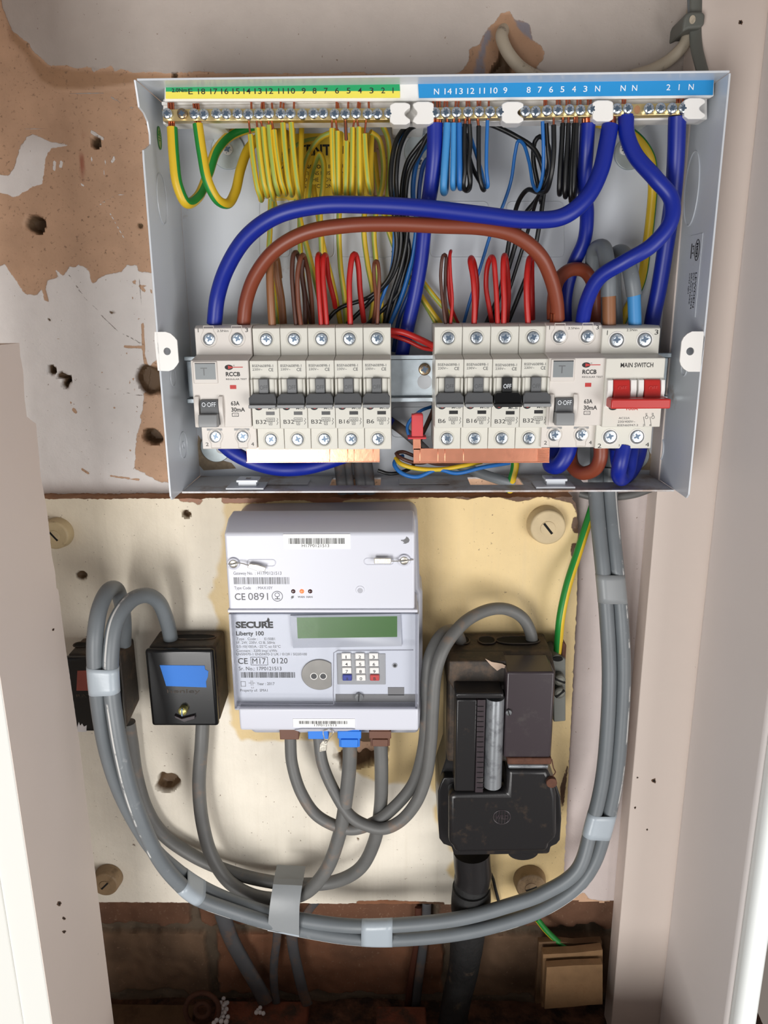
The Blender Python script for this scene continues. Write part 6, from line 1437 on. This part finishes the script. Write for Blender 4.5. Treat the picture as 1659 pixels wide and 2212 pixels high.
# grey tape bands wrapped round pairs of tails
def proj(p):
    d = p-CAM; z = d.dot(Fw); return CU+F_PX*d.dot(Rt)/z, CV-F_PX*d.dot(Up)/z
def cut(path, key, val, lo=0, hi=1):
    n = len(path); best = min(range(int(n*lo), int(n*hi)), key=lambda i: abs(proj(path[i])[key]-val)); return path[best]
G_P = 'grey tape bands holding the tails together'
def band(lab, A, B, key, v0, v1, lo, hi, r=.0056, m='tape_grey'):
    b = MB(); K = 6; loops = []
    ix = lambda P, val: min(range(int(len(P)*lo), int(len(P)*hi)), key=lambda i: abs(proj(P[i])[key]-val))
    ia0, ia1, ib0, ib1 = ix(A, v0), ix(A, v1), ix(B, v0), ix(B, v1)
    for k in range(K):
        f = k/(K-1); pa, pb = ia0+(ia1-ia0)*f, ib0+(ib1-ib0)*f
        ev = lambda P, x: P[int(x)].lerp(P[min(int(x)+1, len(P)-1)], x-int(x))
        a, c = ev(A, pa), ev(B, pb)
        t = ((A[ia1]-A[ia0]).normalized()*(1) + (B[ib1]-B[ib0]).normalized()).normalized()
        e_ = (c-a).normalized(); n = t.cross(e_).normalized(); q = []
        for i in range(11): an = math.pi/2+math.pi*i/10; q.append(a+e_*(math.cos(an)*r)+n*(math.sin(an)*r))
        for i in range(11): an = -math.pi/2+math.pi*i/10; q.append(c+e_*(math.cos(an)*r)+n*(math.sin(an)*r))
        loops.append(q)
    n_ = len(loops[0])
    for q in loops: b.v += [tuple(p) for p in q]
    for k in range(K-1):
        for i in range(n_): b.face((k*n_+i, k*n_+(i+1) % n_, (k+1)*n_+(i+1) % n_, (k+1)*n_+i), m)
    o = b.build('tape_band', smooth=50); md = o.modifiers.new('s', 'SOLIDIFY'); md.thickness = .0004
    tag(o, lab, 'tape', G_P)
TA, TB = spline(TAIL_A), spline(TAIL_B)
band('pale grey tape band round two tails in front of the left connector block', TB, TA, 1, 1438, 1494, .66, .92)
band('grey tape band high on the right vertical tails', TB, TA, 1, 1240, 1300, 0, .35, m='tape_grey_dull')
band('grey tape band low on the right vertical tails', TB, TA, 1, 1757, 1806, .1, .5)
band('small grey tape band where the tails start to level out at lower left', TA, TB, 0, 432, 394, .4, .8)
band('grey tape band at the bottom middle of the tail loop', TB, TA, 0, 849, 783, .3, .6)
b = MB(); L_ = [(592, 655, 1897, 1900, 52), (590, 653, 1910, 1913, 58), (587, 650, 1928, 1931, 62), (583, 647, 1955, 1958, 66), (580, 646, 1985, 1990, 67.5), (578, 646, 2008, 2021, 67.5)]; L_ = [(a, c, va, vc, h+1) for a, c, va, vc, h in L_]
row = lambda dh: [[at(a, va, h-dh), at((a+c)/2, (va+vc)/2, h-dh+.8), at(c, vc, h-dh)] for a, c, va, vc, h in L_]
F_, K_ = row(0), row(1.0)
for G_ in (F_, K_):
    o0 = len(b.v); b.v += [tuple(p) for r_ in G_ for p in r_]
    for k in range(len(G_)-1):
        for i in range(2): b.face((o0+k*3+i, o0+k*3+i+1, o0+k*3+4+i, o0+k*3+3+i), 'tape_grey_dull')
rim = [p[0] for p in F_]+F_[-1][1:]+[p[2] for p in F_[::-1][1:]]+[F_[0][1]]; rimb = [p[0] for p in K_]+K_[-1][1:]+[p[2] for p in K_[::-1][1:]]+[K_[0][1]]
b.loft(rim, rimb, 'tape_grey_dull', cap=False, capB=False)
for (u0, u1, v0, v1, h) in ((592, 655, 1897, 1900, 53),): b.prism([(u0, v0), (u1, v1), (u1, v1+3), (u0, v0+3)], h, 38, 'tape_grey_dull')
b.prism([(578, 2008), (646, 2021), (646, 2024), (578, 2011)], 67.5, 54, 'tape_grey')
tag(b.build('tape_band'), 'long strip of grey tape wrapping four tails left of the centre bottom', 'tape', G_P)

# cables at the very bottom
G_Q = 'flat dark cables hanging down over the brickwork'
def fl(lab, pts, d, m='sheath_dark'): return wire('flat_cable', lab, 'cable', pts, d, m, G_Q, flat=.5, n=14)
fl('flat dark cable slanting right below the left end of the tail loop', [(470, 1940, 6), (484, 1985, 0), (500, 2030, -4), (530, 2085, -4), (556, 2130, -2), (574, 2165, 0)], 36)
fl('narrow dark cable hanging below the long tape strip', [(600, 1990, 6), (598, 2030, 0), (592, 2080, -4), (592, 2130, -4), (597, 2166, -2)], 19)
fl('flat dark cable with a rusty mark hanging right of the long tape strip', [(630, 2000, 10), (632, 2040, 2), (642, 2090, -2), (654, 2140, -2), (664, 2170, 0)], 25)
fl('dark cable end passing behind the tails under the board edge', [(690, 1940, 4), (672, 1960, -2), (655, 1985, -4), (640, 2010, -4)], 18)
fl('grey brown cable pair hanging left of the thick black supply cable', [(922, 1950, -6), (920, 2000, -8), (912, 2060, -8), (904, 2120, -8), (898, 2180, -6)], 20)
fl('brown flat cable hanging just left of the grey brown pair', [(904, 1960, -10), (902, 2030, -10), (890, 2100, -10), (880, 2178, -8)], 16, 'wire_brown_dark')
wire('earth_cable', 'green earth wire poking out behind the plywood offcuts', 'wire', [(1160, 1985, -2), (1180, 2010, 0), (1205, 2034, 4), (1236, 2060, 8)], 13, 'earth_green', stripe=(20, 80), m2='earth_yellow', n=12)
# debris on the cupboard base
def slab(name, lab, u0, v0, u1, v1, h0, depth, m, cat='debris', bev=1.5, grp=None):
    b = MB(); b.rect(u0, v0, u1, v1, h0, h0-depth, m); return tag(b.build(name, bevel=bev, seg=2), lab, cat, grp)
zb0 = zfl
def onfloor(name, lab, x0, x1, y0, y1, hgt, m, cat, rz=0, bev=1.5):
    b = MB(); b.box(x0, x1, zfl-.001, zfl+hgt, -y0*1000, -y1*1000, m); return tag(b.build(name, bevel=bev), lab, cat)
pL, pR = at_z(340, 2168, zfl+.008), at_z(668, 2166, zfl+.008)
pM = at_z(440, 2168, zfl+.008)
onfloor('brick_slab', 'broad reddish brick slab on the cupboard base at lower left', at_z(470, 2168, zfl+.008).x, at_z(668, 2168, zfl+.008).x, pR.y-.075, pR.y, .010, 'terracotta', 'brick')
onfloor('timber_strip', 'dusty timber strip on the cupboard base in the bottom left corner', at_z(240, 2172, zfl+.006).x, at_z(425, 2172, zfl+.006).x, pL.y-.06, pL.y, .008, 'raw_timber_dark', 'timber')
p1 = at_z(814, 2176, zfl+.012); p2 = at_z(920, 2176, zfl+.012)
onfloor('brick_piece', 'small broken brick piece standing at the bottom centre', p1.x, p2.x, p1.y-.045, p1.y, .014, 'terracotta', 'brick')
p1 = at_z(1010, 2180, zfl+.006); p2 = at_z(1290, 2180, zfl+.006)
# rusty ring
c = at_z(437, 2182, zfl+.022)
def tiltring(r): return [c+Vector((r*math.cos(a), .3*r*math.sin(a), r*.95*math.sin(a))) for a in [2*math.pi*i/36 for i in range(36)]]
o = MB().tube(tiltring(.0150), .0022, 'rust', n=10, closed=True).build('metal_ring'); tag(o, 'rusty round ring leaning in the debris at the bottom left', 'ring')
MB().tube(tiltring(.0062), .0022, 'rust', n=10, closed=True).build('inner_hoop', o)
# polystyrene beads: each one its own ball
random.seed(3)
def bead(u, v, d, z, lab, grp):
    c = at_z(u, v, z); r = d/2/(F_PX/((c-CAM).dot(Fw)))
    b = MB(); n = 10
    for i in range(1, 6):
        pass
    rings = [[c+Vector((r*math.sin(math.pi*i/8)*math.cos(2*math.pi*j/12), r*math.sin(math.pi*i/8)*math.sin(2*math.pi*j/12), r*math.cos(math.pi*i/8))) for j in range(12)] for i in range(1, 8)]
    b0 = 0
    for rg in rings: b.v += [tuple(p) for p in rg]
    for i in range(6):
        for j in range(12): b.face((i*12+j, i*12+(j+1) % 12, (i+1)*12+(j+1) % 12, (i+1)*12+j), 'bead_white')
    b.face([j for j in range(12)], 'bead_white'); b.face([72+j for j in range(12)], 'bead_white')
    o = b.build('foam_bead', smooth=60)
    o['label'] = lab; o['category'] = 'bead'; o['group'] = grp
for u, v, d in ((483, 2157, 9), (477, 2166, 9), (487, 2168, 11), (491, 2166, 9), (483, 2173, 10), (480, 2180, 9), (489, 2180, 10), (477, 2189, 10), (485, 2187, 10), (472, 2196, 13), (482, 2196, 9), (492, 2197, 10), (468, 2204, 10), (478, 2206, 11), (489, 2207, 11), (462, 2210, 10)):
    bead(u, v, d, zfl+.016, 'white foam bead in the larger heap beside the rusty ring', 'foam beads heaped beside the rusty ring')
for u, v, d in ((562, 2177, 9), (554, 2187, 10), (562, 2187, 9), (569, 2189, 9), (557, 2182, 8)):
    bead(u, v, d, zfl+.014, 'white foam bead in the small heap on the reddish brick slab', 'foam beads on the reddish brick slab')
# plywood offcuts
def ply(name, lab, px, h0, th, m='raw_timber', tip=None):
    b = MB(); b.prism(px, h0, h0-th, m); return tag(b.build(name, bevel=.3), lab, 'wood offcut', 'plywood offcuts leaning at the bottom right')
ply('plywood_offcut', 'rearmost thin plywood offcut leaning at the bottom right corner', [(1164, 2036), (1200, 2034), (1240, 2038), (1300, 2034), (1300, 2160), (1156, 2168)], 6, 6, 'raw_timber_dark')
ply('plywood_offcut', 'middle plywood offcut leaning at the bottom right corner', [(1173, 2062), (1240, 2059), (1302, 2052), (1302, 2170), (1170, 2176)], 18, 8, 'raw_timber')
ply('plywood_offcut', 'front small plywood offcut leaning at the bottom right corner', [(1181, 2090), (1240, 2086), (1302, 2084), (1302, 2168), (1240, 2175), (1176, 2180)], 28, 7, 'raw_timber')

# ================================================================== CABLES AT THE TOP
wire('surface_cable', 'cream cable coming out of the broken plaster above the enclosure', 'cable', [(1088, 62, -6), (1084, 82, 4), (1096, 112, 8), (1120, 142, 8), (1150, 162, 8), (1200, 178, 8), (1280, 184, 8)], 27, 'sheath_cream', 'cream cables entering above the enclosure', n=18, dref=(1096, 112, 8))
wire('surface_cable', 'cream cable curving down from the grey clip at the top right', 'cable', [(1496, 20, 10), (1490, 60, 12), (1478, 96, 12), (1450, 126, 10), (1410, 150, 10), (1360, 165, 8), (1300, 180, 8)], 25, 'sheath_cream', 'cream cables entering above the enclosure', n=18, dref=(1450, 126, 10))
wire('flat_cable', 'flat dark grey cable running down from the clip into the enclosure', 'cable', [(1503, -40, 20), (1503, 20, 20), (1502, 70, 20), (1505, 105, 23), (1513, 138, 27), (1522, 172, 28), (1526, 200, 20)], 27, 'grey_clip', flat=.5, n=16)
wire('conduit_stub', 'pale grey round cable above the clip at the top edge', 'cable', [(1498, -60, 14), (1498, 0, 16), (1499, 40, 16)], 26, 'sheath_grey', n=18)
b = MB(); b.prism([(1477, 40), (1482, 28), (1494, 24), (1516, 24), (1524, 30), (1522, 52), (1514, 60), (1488, 62), (1474, 69)], 27, 2, 'grey_clip'); o = tag(b.build('cable_clip', bevel=3, seg=4), 'dull grey saddle clip holding the cables at the top right', 'clip')
b = MB(); b.disc(1496, 42, 27.6, 26.5, 13, 'sheath_cream', n=20, squash=1.3); b.build('nail_head', o)
wire('surface_cable', 'dark grey cable showing under the right bottom edge of the enclosure', 'cable', [(1252, 1066, 4), (1275, 1072, 6), (1320, 1074, 8), (1370, 1068, 8), (1420, 1050, 8)], 16, 'sheath_grey_old', n=14)
